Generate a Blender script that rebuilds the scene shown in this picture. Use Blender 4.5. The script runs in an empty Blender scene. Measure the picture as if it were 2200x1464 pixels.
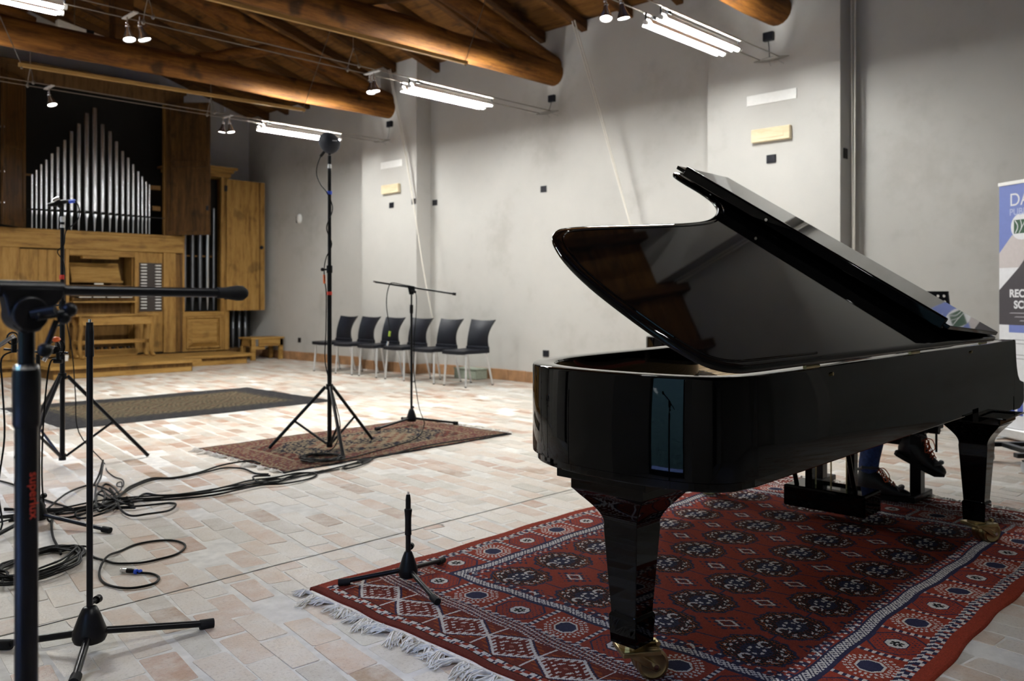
import bpy, bmesh, math, random
import numpy as np
from mathutils import Vector, Matrix

R = random.Random(7)
scene = bpy.context.scene
COL = scene.collection

# ------------------------------------------------------------------ camera
cam_data = bpy.data.cameras.new('camera')
cam = bpy.data.objects.new('camera', cam_data)
COL.objects.link(cam)
HEADING = math.atan2(1865.0, 1802.0)
cam.location = (0.0, 0.0, 1.15)
cam.rotation_euler = (math.pi / 2, 0.0, -HEADING)
cam_data.sensor_width = 36.0
cam_data.lens = 1802.0 / 2200.0 * 36.0
cam_data.shift_y = -95.0 / 2200.0
cam_data.clip_start = 0.05
cam_data.dof.use_dof = True
cam_data.dof.focus_distance = 2.65
cam_data.dof.aperture_fstop = 4.0
scene.camera = cam

# ------------------------------------------------------------------ world: blue dusk outside the windows
world = bpy.data.worlds.new('dusk_sky')
scene.world = world
world.use_nodes = True
wn = world.node_tree.nodes
bg = wn['Background']
bg.inputs[0].default_value = (0.20, 0.30, 0.72, 1)
bg.inputs[1].default_value = 11.0

# ------------------------------------------------------------------ exposure
vs = scene.view_settings
vs.view_transform = 'Standard'
vs.look = 'None'
vs.gamma = 1.0
vs.use_curve_mapping = False
vs.exposure = 1.25
TUBE = 110.0          # emission of the fluorescent tubes
SPOT = 65.0          # watts of each halogen spot

cy = scene.cycles
cy.use_denoising = True
cy.max_bounces = 8
cy.diffuse_bounces = 4
cy.glossy_bounces = 5
cy.sample_clamp_indirect = 6.0

# ------------------------------------------------------------------ helpers
def thing(name, label, cat, loc=(0, 0, 0), group=None):
    o = bpy.data.objects.new(name, None)
    COL.objects.link(o)
    o.empty_display_size = 0.1
    o.location = loc
    return tag(o, label, cat, group)

def tag(o, label=None, cat=None, group=None, kind=None):
    if label: o['label'] = label
    if cat: o['category'] = cat
    if group: o['group'] = group
    if kind: o['kind'] = kind
    return o

class MB:
    """collects shapes and links them as one mesh object"""
    def __init__(s):
        s.v = []; s.f = []; s.m = []; s.mi = 0
    def add(s, vs_, fs):
        b = len(s.v)
        s.v.extend([tuple(p) for p in vs_])
        for f in fs:
            s.f.append([b + i for i in f]); s.m.append(s.mi)
        return s
    def box(s, x0, x1, y0, y1, z0, z1, mat=None):
        p = [(x0, y0, z0), (x1, y0, z0), (x1, y1, z0), (x0, y1, z0), (x0, y0, z1), (x1, y0, z1), (x1, y1, z1), (x0, y1, z1)]
        if mat is not None: p = [mat @ Vector(q) for q in p]
        return s.add(p, [(3, 2, 1, 0), (4, 5, 6, 7), (0, 1, 5, 4), (1, 2, 6, 5), (2, 3, 7, 6), (3, 0, 4, 7)])
    def ring(s, c, ax, r, n):
        ax = Vector(ax).normalized()
        u = ax.orthogonal().normalized(); w = ax.cross(u)
        return [Vector(c) + (u * math.cos(2 * math.pi * i / n) + w * math.sin(2 * math.pi * i / n)) * r for i in range(n)]
    def cyl(s, a, b, r0, r1=None, n=14, caps=True):
        r1 = r0 if r1 is None else r1
        a = Vector(a); b = Vector(b)
        vs_ = s.ring(a, b - a, r0, n) + s.ring(b, b - a, r1, n)
        fs = [(i, (i + 1) % n, n + (i + 1) % n, n + i) for i in range(n)]
        if caps: fs += [tuple(reversed(range(n))), tuple(range(n, 2 * n))]
        return s.add(vs_, fs)
    def tube(s, pts, r, n=8, caps=True, radii=None):
        pts = [Vector(p) for p in pts]
        k = len(pts); vs_ = []
        t0 = (pts[1] - pts[0]).normalized()
        u = t0.orthogonal().normalized()
        for i, p in enumerate(pts):
            t = (pts[min(i + 1, k - 1)] - pts[max(i - 1, 0)])
            t = t.normalized() if t.length > 1e-9 else t0
            u = (u - t * u.dot(t))
            u = u.normalized() if u.length > 1e-6 else t.orthogonal().normalized()
            w = t.cross(u)
            rr = radii[i] if radii else r
            vs_ += [p + (u * math.cos(2 * math.pi * j / n) + w * math.sin(2 * math.pi * j / n)) * rr for j in range(n)]
        fs = []
        for i in range(k - 1):
            for j in range(n):
                fs.append((i * n + j, i * n + (j + 1) % n, (i + 1) * n + (j + 1) % n, (i + 1) * n + j))
        if caps: fs += [tuple(reversed(range(n))), tuple(range((k - 1) * n, k * n))]
        return s.add(vs_, fs)
    def lathe(s, prof, n=20, mat=None, caps=True):
        mat = mat or Matrix()
        k = len(prof); vs_ = []
        for r, z in prof:
            vs_ += [mat @ Vector((r * math.cos(2 * math.pi * j / n), r * math.sin(2 * math.pi * j / n), z)) for j in range(n)]
        fs = []
        for i in range(k - 1):
            for j in range(n):
                fs.append((i * n + j, i * n + (j + 1) % n, (i + 1) * n + (j + 1) % n, (i + 1) * n + j))
        if caps: fs += [tuple(reversed(range(n))), tuple(range((k - 1) * n, k * n))]
        return s.add(vs_, fs)
    def prism(s, poly, fn0, fn1):
        """poly of 2D points, fn0/fn1 map a 2D point to the two ends"""
        n = len(poly)
        vs_ = [fn0(*p) for p in poly] + [fn1(*p) for p in poly]
        fs = [tuple(reversed(range(n))), tuple(range(n, 2 * n))] + [(i, (i + 1) % n, n + (i + 1) % n, n + i) for i in range(n)]
        return s.add(vs_, fs)
    def sphere(s, c, r, n=12, sc=(1, 1, 1)):
        c = Vector(c); k = n // 2
        prof = [(math.sin(math.pi * i / k), -math.cos(math.pi * i / k)) for i in range(k + 1)]
        prof[0] = (0.02, -1); prof[-1] = (0.02, 1)
        mat = Matrix.Translation(c) @ Matrix.Diagonal((r * sc[0], r * sc[1], r * sc[2], 1))
        return s.lathe(prof, n, mat)
    def build(s, name, mat, parent=None, smooth=False, bevel=0.0, label=None, kind=None, angle=0.7, fixn=True, seg=2):
        off = Vector(parent.location) if (parent is not None and parent.type == 'EMPTY') else Vector((0, 0, 0))
        if parent is not None and parent.parent is not None:
            off = off + Vector(parent.parent.location)
        me = bpy.data.meshes.new(name)
        vv = [(p[0] - off.x, p[1] - off.y, p[2] - off.z) for p in s.v] if off.length > 0 else s.v
        if parent is not None and parent.type == 'MESH' and parent.parent is not None:
            o2 = Vector(parent.parent.location)
            vv = [(p[0] - o2.x, p[1] - o2.y, p[2] - o2.z) for p in s.v]
        me.from_pydata(vv, [], s.f)
        mats = mat if isinstance(mat, (list, tuple)) else [mat]
        for m_ in mats: me.materials.append(m_)
        if len(mats) > 1: me.polygons.foreach_set('material_index', s.m)
        if fixn:
            bm = bmesh.new(); bm.from_mesh(me)
            bmesh.ops.recalc_face_normals(bm, faces=bm.faces)
            bm.to_mesh(me); bm.free()
        if smooth:
            me.polygons.foreach_set('use_smooth', [True] * len(me.polygons))
            me.set_sharp_from_angle(angle=angle)
        me.update()
        o = bpy.data.objects.new(name, me)
        COL.objects.link(o)
        if parent is not None: o.parent = parent
        if bevel > 0:
            b = o.modifiers.new('bevel', 'BEVEL'); b.width = bevel; b.segments = seg; b.limit_method = 'ANGLE'; b.angle_limit = 0.6
        if label: o['label'] = label
        if kind: o['kind'] = kind
        return o

def spline(pts, n=6, closed=False):
    """Catmull-Rom through the points"""
    P = [Vector(p) for p in pts]; k = len(P); out = []
    rng = range(k) if closed else range(k - 1)
    for i in rng:
        p0 = P[(i - 1) % k] if (closed or i > 0) else P[0] * 2 - P[1]
        p1 = P[i]; p2 = P[(i + 1) % k]
        p3 = P[(i + 2) % k] if (closed or i + 2 < k) else P[-1] * 2 - P[-2]
        for j in range(n):
            t = j / n
            out.append(0.5 * ((2 * p1) + (p2 - p0) * t + (2 * p0 - 5 * p1 + 4 * p2 - p3) * t * t + (3 * p1 - p0 - 3 * p2 + p3) * t ** 3))
    if not closed: out.append(P[-1])
    return out

def copy_tree(o, loc=None, label=None, parent=None):
    c = o.copy(); COL.objects.link(c)
    if parent is not None: c.parent = parent
    if loc is not None: c.location = loc
    if label: c['label'] = label
    for ch in list(o.children): copy_tree(ch, parent=c)
    return c

def font_mesh(curve_):
    tmp = bpy.data.objects.new('tmp_text', curve_); COL.objects.link(tmp)
    bpy.context.view_layer.update()
    me = bpy.data.meshes.new_from_object(tmp.evaluated_get(bpy.context.evaluated_depsgraph_get()))
    bpy.data.objects.remove(tmp); o = bpy.data.objects.new('lettering', me); COL.objects.link(o)
    if not me.materials: me.materials.append(curve_.materials[0])
    return o

# ------------------------------------------------------------------ materials
def nmat(name):
    m = bpy.data.materials.new(name); m.use_nodes = True
    nt = m.node_tree
    return m, nt, nt.nodes['Principled BSDF']

def link(nt, a, b): nt.links.new(a, b)

def coords(nt, kind='Object', scale=(1, 1, 1), rot=(0, 0, 0)):
    tc = nt.nodes.new('ShaderNodeTexCoord'); mp = nt.nodes.new('ShaderNodeMapping')
    mp.inputs['Scale'].default_value = scale; mp.inputs['Rotation'].default_value = rot
    link(nt, tc.outputs[kind], mp.inputs['Vector'])
    return mp.outputs['Vector']

def noise(nt, vec, scale, detail=4, rough=0.55):
    n = nt.nodes.new('ShaderNodeTexNoise')
    n.inputs['Scale'].default_value = scale; n.inputs['Detail'].default_value = detail; n.inputs['Roughness'].default_value = rough
    link(nt, vec, n.inputs['Vector'])
    return n.outputs['Fac']

def ramp(nt, fac, stops):
    r = nt.nodes.new('ShaderNodeValToRGB')
    cr = r.color_ramp
    while len(cr.elements) < len(stops): cr.elements.new(0.5)
    for e, (p, c) in zip(cr.elements, stops):
        e.position = p; e.color = (*c, 1)
    link(nt, fac, r.inputs['Fac'])
    return r.outputs['Color']

def bump(nt, bsdf, h, strength, dist=0.01):
    b = nt.nodes.new('ShaderNodeBump'); b.inputs['Strength'].default_value = strength; b.inputs['Distance'].default_value = dist
    link(nt, h, b.inputs['Height']); link(nt, b.outputs['Normal'], bsdf.inputs['Normal'])

def plain(name, col, rough=0.5, metal=0.0, var=0.12, nscale=30, bmp=0.0, coat=0.0, spec=0.5):
    m, nt, b = nmat(name)
    v = coords(nt)
    f = noise(nt, v, nscale)
    lo = tuple(c * (1 - var) for c in col); hi = tuple(min(1, c * (1 + var)) for c in col)
    link(nt, ramp(nt, f, [(0.3, lo), (0.7, hi)]), b.inputs['Base Color'])
    b.inputs['Roughness'].default_value = rough; b.inputs['Metallic'].default_value = metal
    b.inputs['Specular IOR Level'].default_value = spec
    if coat: b.inputs['Coat Weight'].default_value = coat
    if bmp: bump(nt, b, f, bmp, 0.004)
    return m

def wood(name, c0, c1, c2, stretch=(1, 8, 8), scale=2.2, rough=0.55, knots=0.0, bmp=0.15):
    m, nt, b = nmat(name)
    v = coords(nt, scale=stretch)
    f = noise(nt, v, scale, 6, 0.62)
    f2 = noise(nt, v, scale * 7, 3, 0.6)
    mx = nt.nodes.new('ShaderNodeMath'); mx.operation = 'MULTIPLY_ADD'
    link(nt, f2, mx.inputs[0]); mx.inputs[1].default_value = 0.35; link(nt, f, mx.inputs[2])
    col = ramp(nt, mx.outputs[0], [(0.45, c0), (0.66, c1), (0.9, c2)])
    if knots:
        k = noise(nt, coords(nt, scale=(1.6, 1.6, 1.6)), 2.3, 2, 0.4)
        kr = ramp(nt, k, [(0.60, (1, 1, 1)), (0.72, (1 - knots,) * 3)])
        mm = nt.nodes.new('ShaderNodeMix'); mm.data_type = 'RGBA'; mm.blend_type = 'MULTIPLY'; mm.inputs[0].default_value = 1
        link(nt, col, mm.inputs[6]); link(nt, kr, mm.inputs[7]); col = mm.outputs[2]
    link(nt, col, b.inputs['Base Color'])
    b.inputs['Roughness'].default_value = rough
    b.inputs['Specular IOR Level'].default_value = 0.2
    bump(nt, b, f, bmp, 0.006)
    return m

def emis(name, col, strength):
    m, nt, b = nmat(name)
    b.inputs['Base Color'].default_value = (0.8, 0.8, 0.8, 1)
    b.inputs['Emission Color'].default_value = (*col, 1)
    b.inputs['Emission Strength'].default_value = strength
    return m

def brick_mat(name, per):
    m, nt, b = nmat(name)
    if per == 'object':
        i = nt.nodes.new('ShaderNodeObjectInfo'); r = i.outputs['Random']
    else:
        i = nt.nodes.new('ShaderNodeNewGeometry'); r = i.outputs['Random Per Island']
    base = ramp(nt, r, [(0.0, (0.440, 0.390, 0.325)), (0.12, (0.550, 0.486, 0.407)), (0.28, (0.506, 0.384, 0.289)), (0.42, (0.572, 0.514, 0.443)),
                        (0.55, (0.473, 0.328, 0.236)), (0.66, (0.539, 0.452, 0.366)), (0.78, (0.396, 0.237, 0.153)), (0.87, (0.319, 0.203, 0.124)), (0.93, (0.440, 0.407, 0.342))])
    base.node.color_ramp.interpolation = 'CONSTANT'
    v = coords(nt, 'Generated' if False else 'Object')
    geo = nt.nodes.new('ShaderNodeNewGeometry')
    pos = geo.outputs['Position']
    f1 = noise(nt, pos, 9, 5, 0.62); f2 = noise(nt, pos, 90, 4, 0.7); f3 = noise(nt, pos, 2.2, 3, 0.5)
    dust = nt.nodes.new('ShaderNodeMix'); dust.data_type = 'RGBA'
    dr = ramp(nt, f1, [(0.38, (0.0,) * 3), (0.70, (0.62,) * 3)])
    link(nt, dr, dust.inputs[0]); link(nt, base, dust.inputs[6]); dust.inputs[7].default_value = (0.61, 0.58, 0.53, 1)
    sp = nt.nodes.new('ShaderNodeMix'); sp.data_type = 'RGBA'; sp.blend_type = 'MULTIPLY'; sp.inputs[0].default_value = 1
    link(nt, dust.outputs[2], sp.inputs[6]); link(nt, ramp(nt, f2, [(0.28, (0.70, 0.68, 0.66)), (0.48, (1, 1, 1))]), sp.inputs[7])
    link(nt, sp.outputs[2], b.inputs['Base Color'])
    link(nt, ramp(nt, f3, [(0.3, (0.36,) * 3), (0.7, (0.52,) * 3)]), b.inputs['Roughness'])
    b.inputs['Specular IOR Level'].default_value = 0.6
    bump(nt, b, f2, 0.4, 0.004)
    return m

def colattr(name, rough=0.95, sheen=0.15):
    m, nt, b = nmat(name)
    a = nt.nodes.new('ShaderNodeVertexColor'); a.layer_name = 'weave'
    v = coords(nt)
    f = noise(nt, v, 350, 2, 0.7)
    mm = nt.nodes.new('ShaderNodeMix'); mm.data_type = 'RGBA'; mm.blend_type = 'MULTIPLY'; mm.inputs[0].default_value = 1
    link(nt, a.outputs['Color'], mm.inputs[6]); link(nt, ramp(nt, f, [(0.3, (0.62,) * 3), (0.7, (1.0,) * 3)]), mm.inputs[7])
    link(nt, mm.outputs[2], b.inputs['Base Color'])
    b.inputs['Roughness'].default_value = rough; b.inputs['Specular IOR Level'].default_value = 0.1
    bump(nt, b, f, 0.6, 0.004)
    return m

m, nt, b = nmat('plaster')
_p = nt.nodes.new('ShaderNodeNewGeometry').outputs['Position']
_a = noise(nt, _p, 0.9, 5, 0.6); _b = noise(nt, _p, 6, 4, 0.6); _c = noise(nt, _p, 60, 3, 0.6)
_m = nt.nodes.new('ShaderNodeMath'); _m.operation = 'MULTIPLY_ADD'; link(nt, _b, _m.inputs[0]); _m.inputs[1].default_value = 0.35; link(nt, _a, _m.inputs[2])
link(nt, ramp(nt, _m.outputs[0], [(0.45, (0.42, 0.402, 0.37)), (0.62, (0.48, 0.465, 0.436)), (0.85, (0.505, 0.487, 0.455))]), b.inputs['Base Color'])
b.inputs['Roughness'].default_value = 0.85
bump(nt, b, _c, 0.18, 0.003)
PLASTER = m

MORTAR = plain('lime_mortar', (0.61, 0.585, 0.54), 0.8, var=0.15, nscale=14, bmp=0.3)
BRICK_O = brick_mat('floor_brick', 'object')
BRICK_S = brick_mat('floor_brick_far', 'island')
TERRA = plain('terracotta', (0.36, 0.19, 0.09), 0.7, var=0.3, nscale=6, bmp=0.2)
LOG = wood('log_wood', (0.035, 0.011, 0.0015), (0.125, 0.045, 0.006), (0.24, 0.098, 0.016), stretch=(1, 9, 9), scale=1.6, rough=0.72, knots=0.7)
RAFTER = wood('rafter_wood', (0.022, 0.008, 0.0013), (0.062, 0.023, 0.0038), (0.105, 0.041, 0.0075), stretch=(1, 9, 9), scale=2.0, rough=0.75, knots=0.6)
DECK = wood('deck_wood', (0.045, 0.017, 0.003), (0.12, 0.049, 0.0085), (0.18, 0.082, 0.017), stretch=(9, 1, 9), scale=1.6, rough=0.75, knots=0.7)
OAK = wood('oak', (0.15, 0.073, 0.016), (0.30, 0.163, 0.042), (0.395, 0.23, 0.070), stretch=(9, 9, 1), scale=1.8, rough=0.6, knots=0.35)
OAKH = wood('oak_horizontal', (0.15, 0.073, 0.016), (0.31, 0.170, 0.044), (0.40, 0.24, 0.074), stretch=(1, 9, 9), scale=1.8, rough=0.6, knots=0.3)
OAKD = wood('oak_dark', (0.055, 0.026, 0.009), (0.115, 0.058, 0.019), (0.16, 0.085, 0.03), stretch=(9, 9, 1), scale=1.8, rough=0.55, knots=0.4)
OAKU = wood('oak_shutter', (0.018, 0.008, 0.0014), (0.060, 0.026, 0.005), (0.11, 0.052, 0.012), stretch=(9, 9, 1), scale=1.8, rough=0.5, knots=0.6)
OAKM = wood('oak_door', (0.075, 0.033, 0.007), (0.15, 0.074, 0.017), (0.21, 0.112, 0.029), stretch=(9, 9, 1), scale=1.8, rough=0.5, knots=0.5)
PALEWOOD = wood('pale_wood', (0.58, 0.46, 0.28), (0.68, 0.57, 0.38), (0.74, 0.64, 0.45), stretch=(6, 1, 6), scale=2, rough=0.5)
BATTEN = wood('batten_wood', (0.30, 0.165, 0.05), (0.40, 0.235, 0.08), (0.46, 0.28, 0.10), stretch=(1, 9, 9), scale=2, rough=0.5)
BLACKM = plain('black_metal', (0.005, 0.005, 0.0065), 0.30, var=0.2, spec=0.2)
BLACKP = plain('black_plastic', (0.006, 0.006, 0.007), 0.38, var=0.2, spec=0.16)
RUBBER = plain('rubber', (0.010, 0.010, 0.011), 0.7, var=0.2, spec=0.15)
CABLEM = plain('cable_rubber', (0.004, 0.004, 0.004), 0.5, var=0.2, spec=0.12)
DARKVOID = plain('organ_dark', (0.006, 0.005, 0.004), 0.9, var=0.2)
CHROME = plain('chrome', (0.72, 0.72, 0.74), 0.16, 1.0, var=0.05)
STEEL = plain('steel_wire', (0.20, 0.175, 0.15), 0.4, 0.6, var=0.05)
ALU = plain('satin_aluminium', (0.66, 0.66, 0.66), 0.42, 0.75, var=0.05)
TIN = plain('pipe_tin', (0.48, 0.48, 0.49), 0.27, 1.0, var=0.06, nscale=3)
ZINC = plain('pipe_zinc', (0.20, 0.21, 0.23), 0.38, 0.9, var=0.15, nscale=5)
BRASS = plain('brass', (0.40, 0.32, 0.16), 0.28, 1.0, var=0.1)
GOLD = plain('iron_plate_gold', (0.42, 0.24, 0.06), 0.4, 0.6, var=0.1)
FELT = plain('red_felt', (0.45, 0.05, 0.02), 0.9, var=0.2)
WHITE = plain('white_plastic', (0.80, 0.79, 0.76), 0.45, var=0.03)
CREAM = plain('cream_plastic', (0.62, 0.58, 0.50), 0.5, var=0.04)
NAVYP = plain('socket_black', (0.007, 0.0075, 0.012), 0.4, var=0.15, spec=0.3)
CHAIRP = plain('chair_plastic', (0.0075, 0.0085, 0.013), 0.45, var=0.15, nscale=50, spec=0.22)
ROPE = plain('rope', (0.68, 0.64, 0.57), 0.85, var=0.1, nscale=120)
REDT = plain('red_tape', (0.62, 0.04, 0.02), 0.5)
ORANGET = plain('orange_tape', (0.80, 0.14, 0.02), 0.5)
BLUET = plain('blue_tape', (0.03, 0.09, 0.62), 0.5)
WHITET = plain('white_tape', (0.72, 0.72, 0.70), 0.5, var=0.03)
GREENT = plain('green_tape', (0.42, 0.60, 0.06), 0.5)
FRINGE = plain('rug_fringe', (0.74, 0.71, 0.66), 0.95, var=0.2, nscale=80)
PIANO = plain('piano_lacquer', (0.0012, 0.0012, 0.0014), 0.03, var=0.1, spec=0.15)
PIANOIN = plain('piano_satin', (0.006, 0.006, 0.006), 0.35, var=0.1)
JEANS = plain('denim', (0.030, 0.055, 0.17), 0.85, var=0.35, nscale=60, bmp=0.4)
SWEATER = plain('dark_knit', (0.02, 0.02, 0.025), 0.9, var=0.3, nscale=90, bmp=0.4)
SKIN = plain('skin', (0.50, 0.30, 0.22), 0.5, var=0.08, nscale=20)
HAIR = plain('dark_hair', (0.03, 0.018, 0.010), 0.6, var=0.3, nscale=70)
SHOE = plain('shoe_leather', (0.012, 0.012, 0.014), 0.5, var=0.3, nscale=40, bmp=0.2)
SHOEG = plain('shoe_grey', (0.05, 0.05, 0.055), 0.55, var=0.2)
LACE = plain('orange_lace', (0.60, 0.09, 0.02), 0.7)
LENS = emis('spot_lens', (1.0, 0.96, 0.88), 8.0)
TUBEM = emis('tube_glow', (0.98, 1.0, 0.98), TUBE)
# ================================================================== THE SETTING
XR, XL, YB, YF = 8.22, -0.30, 15.1, -5.0       # right wall, left wall, back wall, wall behind the camera
XP = 7.95                                        # face of the pilasters
RIDGE = (XR + XL) / 2
EAVE, SLOPE = 4.62, 0.30
def roof_z(x): return EAVE + SLOPE * ((XR - x) if x > RIDGE else (x - XL))

# ---- floor: lime mortar bed, bricks, one straight expansion joint
def struct(o): o['kind'] = 'structure'; return o
mb = MB(); mb.box(XL - 0.85, XR + 0.05, YF, YB + 0.05, -0.12, -0.0012)
floor = struct(mb.build('floor', MORTAR))
JOINT_Y = 3.216
jb = MB(); jb.box(XL, 5.0, JOINT_Y - 0.0045, JOINT_Y + 0.0045, -0.02, -0.0012)
jb.build('expansion_joint', RUBBER, floor, label='thin dark joint strip')

SKEW = math.radians(-7.0)
cs, sn = math.cos(SKEW), math.sin(SKEW)
BW, BL, PU, PV = 0.104, 0.244, 0.116, 0.256
def in_view(x, y, z=0.0):
    S_, C_ = math.sin(HEADING), math.cos(HEADING)
    d = S_ * x + C_ * y; l = C_ * x - S_ * y
    if d < 1.0: return None
    px = 1100 + 1802 * l / d; py = 637 - 1802 * (z - 1.15) / d
    return d if (-40 < px < 2240 and py < 1520) else None

def brick_rings(poly, z, rr):
    """outline -> three rings (bottom, shoulder, worn top)"""
    c = sum((Vector(p) for p in poly), Vector((0, 0))) / len(poly)
    out8 = []
    n = len(poly)
    for i in range(n):
        p = Vector(poly[i]); a = Vector(poly[i - 1]); b_ = Vector(poly[(i + 1) % n])
        k = 0.003 + 0.007 * rr.random()
        out8.append(p + (a - p).normalized() * min(k, (a - p).length * .4)); out8.append(p + (b_ - p).normalized() * min(k, (b_ - p).length * .4))
    top = []
    for p in out8:
        d = (c - p); top.append(p + d.normalized() * min(0.003, d.length * .3))
    N = len(out8)
    vs_ = [(p.x, p.y, -0.03) for p in out8] + [(p.x, p.y, z - 0.0018) for p in out8] + [(p.x, p.y, z) for p in top]
    fs = []
    for k in range(2):
        for i in range(N):
            fs.append((k * N + i, k * N + (i + 1) % N, (k + 1) * N + (i + 1) % N, (k + 1) * N + i))
    fs.append(tuple(range(2 * N, 3 * N)))
    return vs_, fs

def jit_rect(rr, w, l):
    j = lambda: (rr.random() - .5) * 0.016
    return [(-w / 2 + j(), -l / 2 + j()), (w / 2 + j(), -l / 2 + j()), (w / 2 + j(), l / 2 + j()), (-w / 2 + j(), l / 2 + j())]

def clip(poly, y, keep_above):
    out = []
    n = len(poly)
    for i in range(n):
        a = poly[i]; b_ = poly[(i + 1) % n]
        ia = (a[1] > y) == keep_above; ib = (b_[1] > y) == keep_above
        if ia: out.append(a)
        if ia != ib:
            t = (y - a[1]) / (b_[1] - a[1]); out.append((a[0] + (b_[0] - a[0]) * t, y))
    return out

br = random.Random(21)
variants = []
for k in range(12):
    vs_, fs = brick_rings(jit_rect(br, BW, BL), 0.0, br)
    me = bpy.data.meshes.new('brick'); me.from_pydata(vs_, [], fs); me.materials.append(BRICK_O); me.update()
    variants.append((me, vs_, fs))
cells = []
for iu in range(-30, 100):
    for iv in range(-25, 75):
        u = iu * PU + 0.01 * math.sin(iu * 1.7); v = (iv + (0.5 if iu % 2 else 0.0)) * PV + (br.random() - .5) * 0.02
        x = u * cs - v * sn; y = u * sn + v * cs
        if XL - 0.05 < x < XR and -1.8 < y < YB: cells.append((x, y))
def area_key(c):
    d = in_view(*c)
    if d is None: return 1e9
    x, y = c
    if 1.75 < x < 5.15 and 0.86 < y < 2.83: return 1e8 + d
    return d
cells.sort(key=area_key)
near, far = cells[:300], cells[300:]
field = MB()
def half_bricks(x, y):
    rr = random.Random(int(x * 1000) * 7919 + int(y * 1000))
    P = [(x + px * cs - py * sn, y + px * sn + py * cs) for px, py in jit_rect(rr, BW, BL)]
    ys = [p[1] for p in P]
    if min(ys) < JOINT_Y - 0.004 and max(ys) > JOINT_Y + 0.004 and x < 5.0:
        return [clip(P, JOINT_Y - 0.006, False), clip(P, JOINT_Y + 0.006, True)], rr
    return None, rr
for x, y in near:
    parts, rr = half_bricks(x, y)
    if parts:
        for P in parts:
            if len(P) < 3: continue
            xs = [p[0] for p in P]; ys = [p[1] for p in P]
            if (max(xs) - min(xs)) < 0.03 or (max(ys) - min(ys)) < 0.03: continue
            vs_, fs = brick_rings(P, 0.0, rr)
            me = bpy.data.meshes.new('brick'); me.from_pydata(vs_, [], fs); me.materials.append(BRICK_O); me.update()
            o = bpy.data.objects.new('brick', me); COL.objects.link(o); o.parent = floor
    else:
        o = bpy.data.objects.new('brick', variants[rr.randrange(12)][0]); COL.objects.link(o); o.parent = floor
        o.location = (x, y, (rr.random() - .5) * 0.003); o.rotation_euler = (0, 0, SKEW + (rr.random() - .5) * 0.02 + (math.pi if rr.random() < .5 else 0))
for x, y in far:
    parts, rr = half_bricks(x, y)
    if parts:
        for P in parts:
            if len(P) >= 3: field.add(*brick_rings(P, 0.0, rr))
    else:
        me, vs_, fs = variants[rr.randrange(12)]
        a = SKEW + (rr.random() - .5) * 0.02 + (math.pi if rr.random() < .5 else 0); ca, sa = math.cos(a), math.sin(a)
        dz = (rr.random() - .5) * 0.003
        field.add([(x + p[0] * ca - p[1] * sa, y + p[0] * sa + p[1] * ca, p[2] + dz) for p in vs_], fs)
field.build('brick_paving', BRICK_S, floor, kind='stuff', fixn=False, label='further bricks of the worn pinkish floor')

# ---- right wall with its pilasters
mb = MB(); mb.box(XR, XR + 0.3, YF, YB, -0.1, EAVE + 0.02)
wall_right = struct(mb.build('wall_right', PLASTER))
PIL = [(3.317, 4.758), (9.646, 11.0), (-2.9, -1.5)]
for a, b_ in PIL:
    p = MB(); p.box(XP, XR + 0.01, a, b_, -0.1, roof_z(XP) + 0.01)
    p.build('pilaster', PLASTER, wall_right)
# ---- back wall and the wall behind the camera (gables)
for nm, y0, y1 in (('wall_back', YB, YB + 0.3), ('wall_front', YF - 0.3, YF)):
    g = MB()
    poly = [(XL - .85, -0.1), (XR + .3, -0.1), (XR + .3, EAVE), (RIDGE, roof_z(RIDGE)), (XL - .85, EAVE)]
    g.prism(poly, lambda x, z, y=y0: (x, y, z), lambda x, z, y=y1: (x, y, z))
    struct(g.build(nm, PLASTER))
# ---- left wall, half a metre thick, with tall glazed doors
WIN = [(0.55, 2.80), (5.0, 7.25), (9.4, 11.65), (-3.7, -1.45)]
WTOP, WSILL, WTH = 2.45, 0.10, 0.85
g = MB(); ycur = YF
for a, b_ in sorted(WIN):
    g.box(XL - WTH, XL, ycur, a, -0.1, EAVE)
    g.box(XL - WTH, XL, a, b_, WTOP, EAVE); g.box(XL - WTH, XL, a, b_, -0.1, WSILL)
    ycur = b_
g.box(XL - WTH, XL, ycur, YB, -0.1, EAVE)
for a, b_ in WIN:          # splayed reveals
    for e, s_ in ((a, 1), (b_, -1)):
        w = .30 if s_ == 1 else .62
        g.prism([(XL - .001, e), (XL - WTH, e), (XL - WTH, e + s_ * w), (XL - .70, e + s_ * w)], lambda x, y: (x, y, WSILL), lambda x, y: (x, y, WTOP))
wall_left = struct(g.build('wall_left', PLASTER))
m, nt, b = nmat('window_glass')
tr = nt.nodes.new('ShaderNodeBsdfTransparent'); gl = nt.nodes.new('ShaderNodeBsdfGlossy'); gl.inputs['Roughness'].default_value = 0.02
fr = nt.nodes.new('ShaderNodeFresnel'); mxs = nt.nodes.new('ShaderNodeMixShader')
link(nt, fr.outputs[0], mxs.inputs[0]); link(nt, tr.outputs[0], mxs.inputs[1]); link(nt, gl.outputs[0], mxs.inputs[2])
link(nt, mxs.outputs[0], nt.nodes['Material Output'].inputs['Surface'])
GLASS = m
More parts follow.
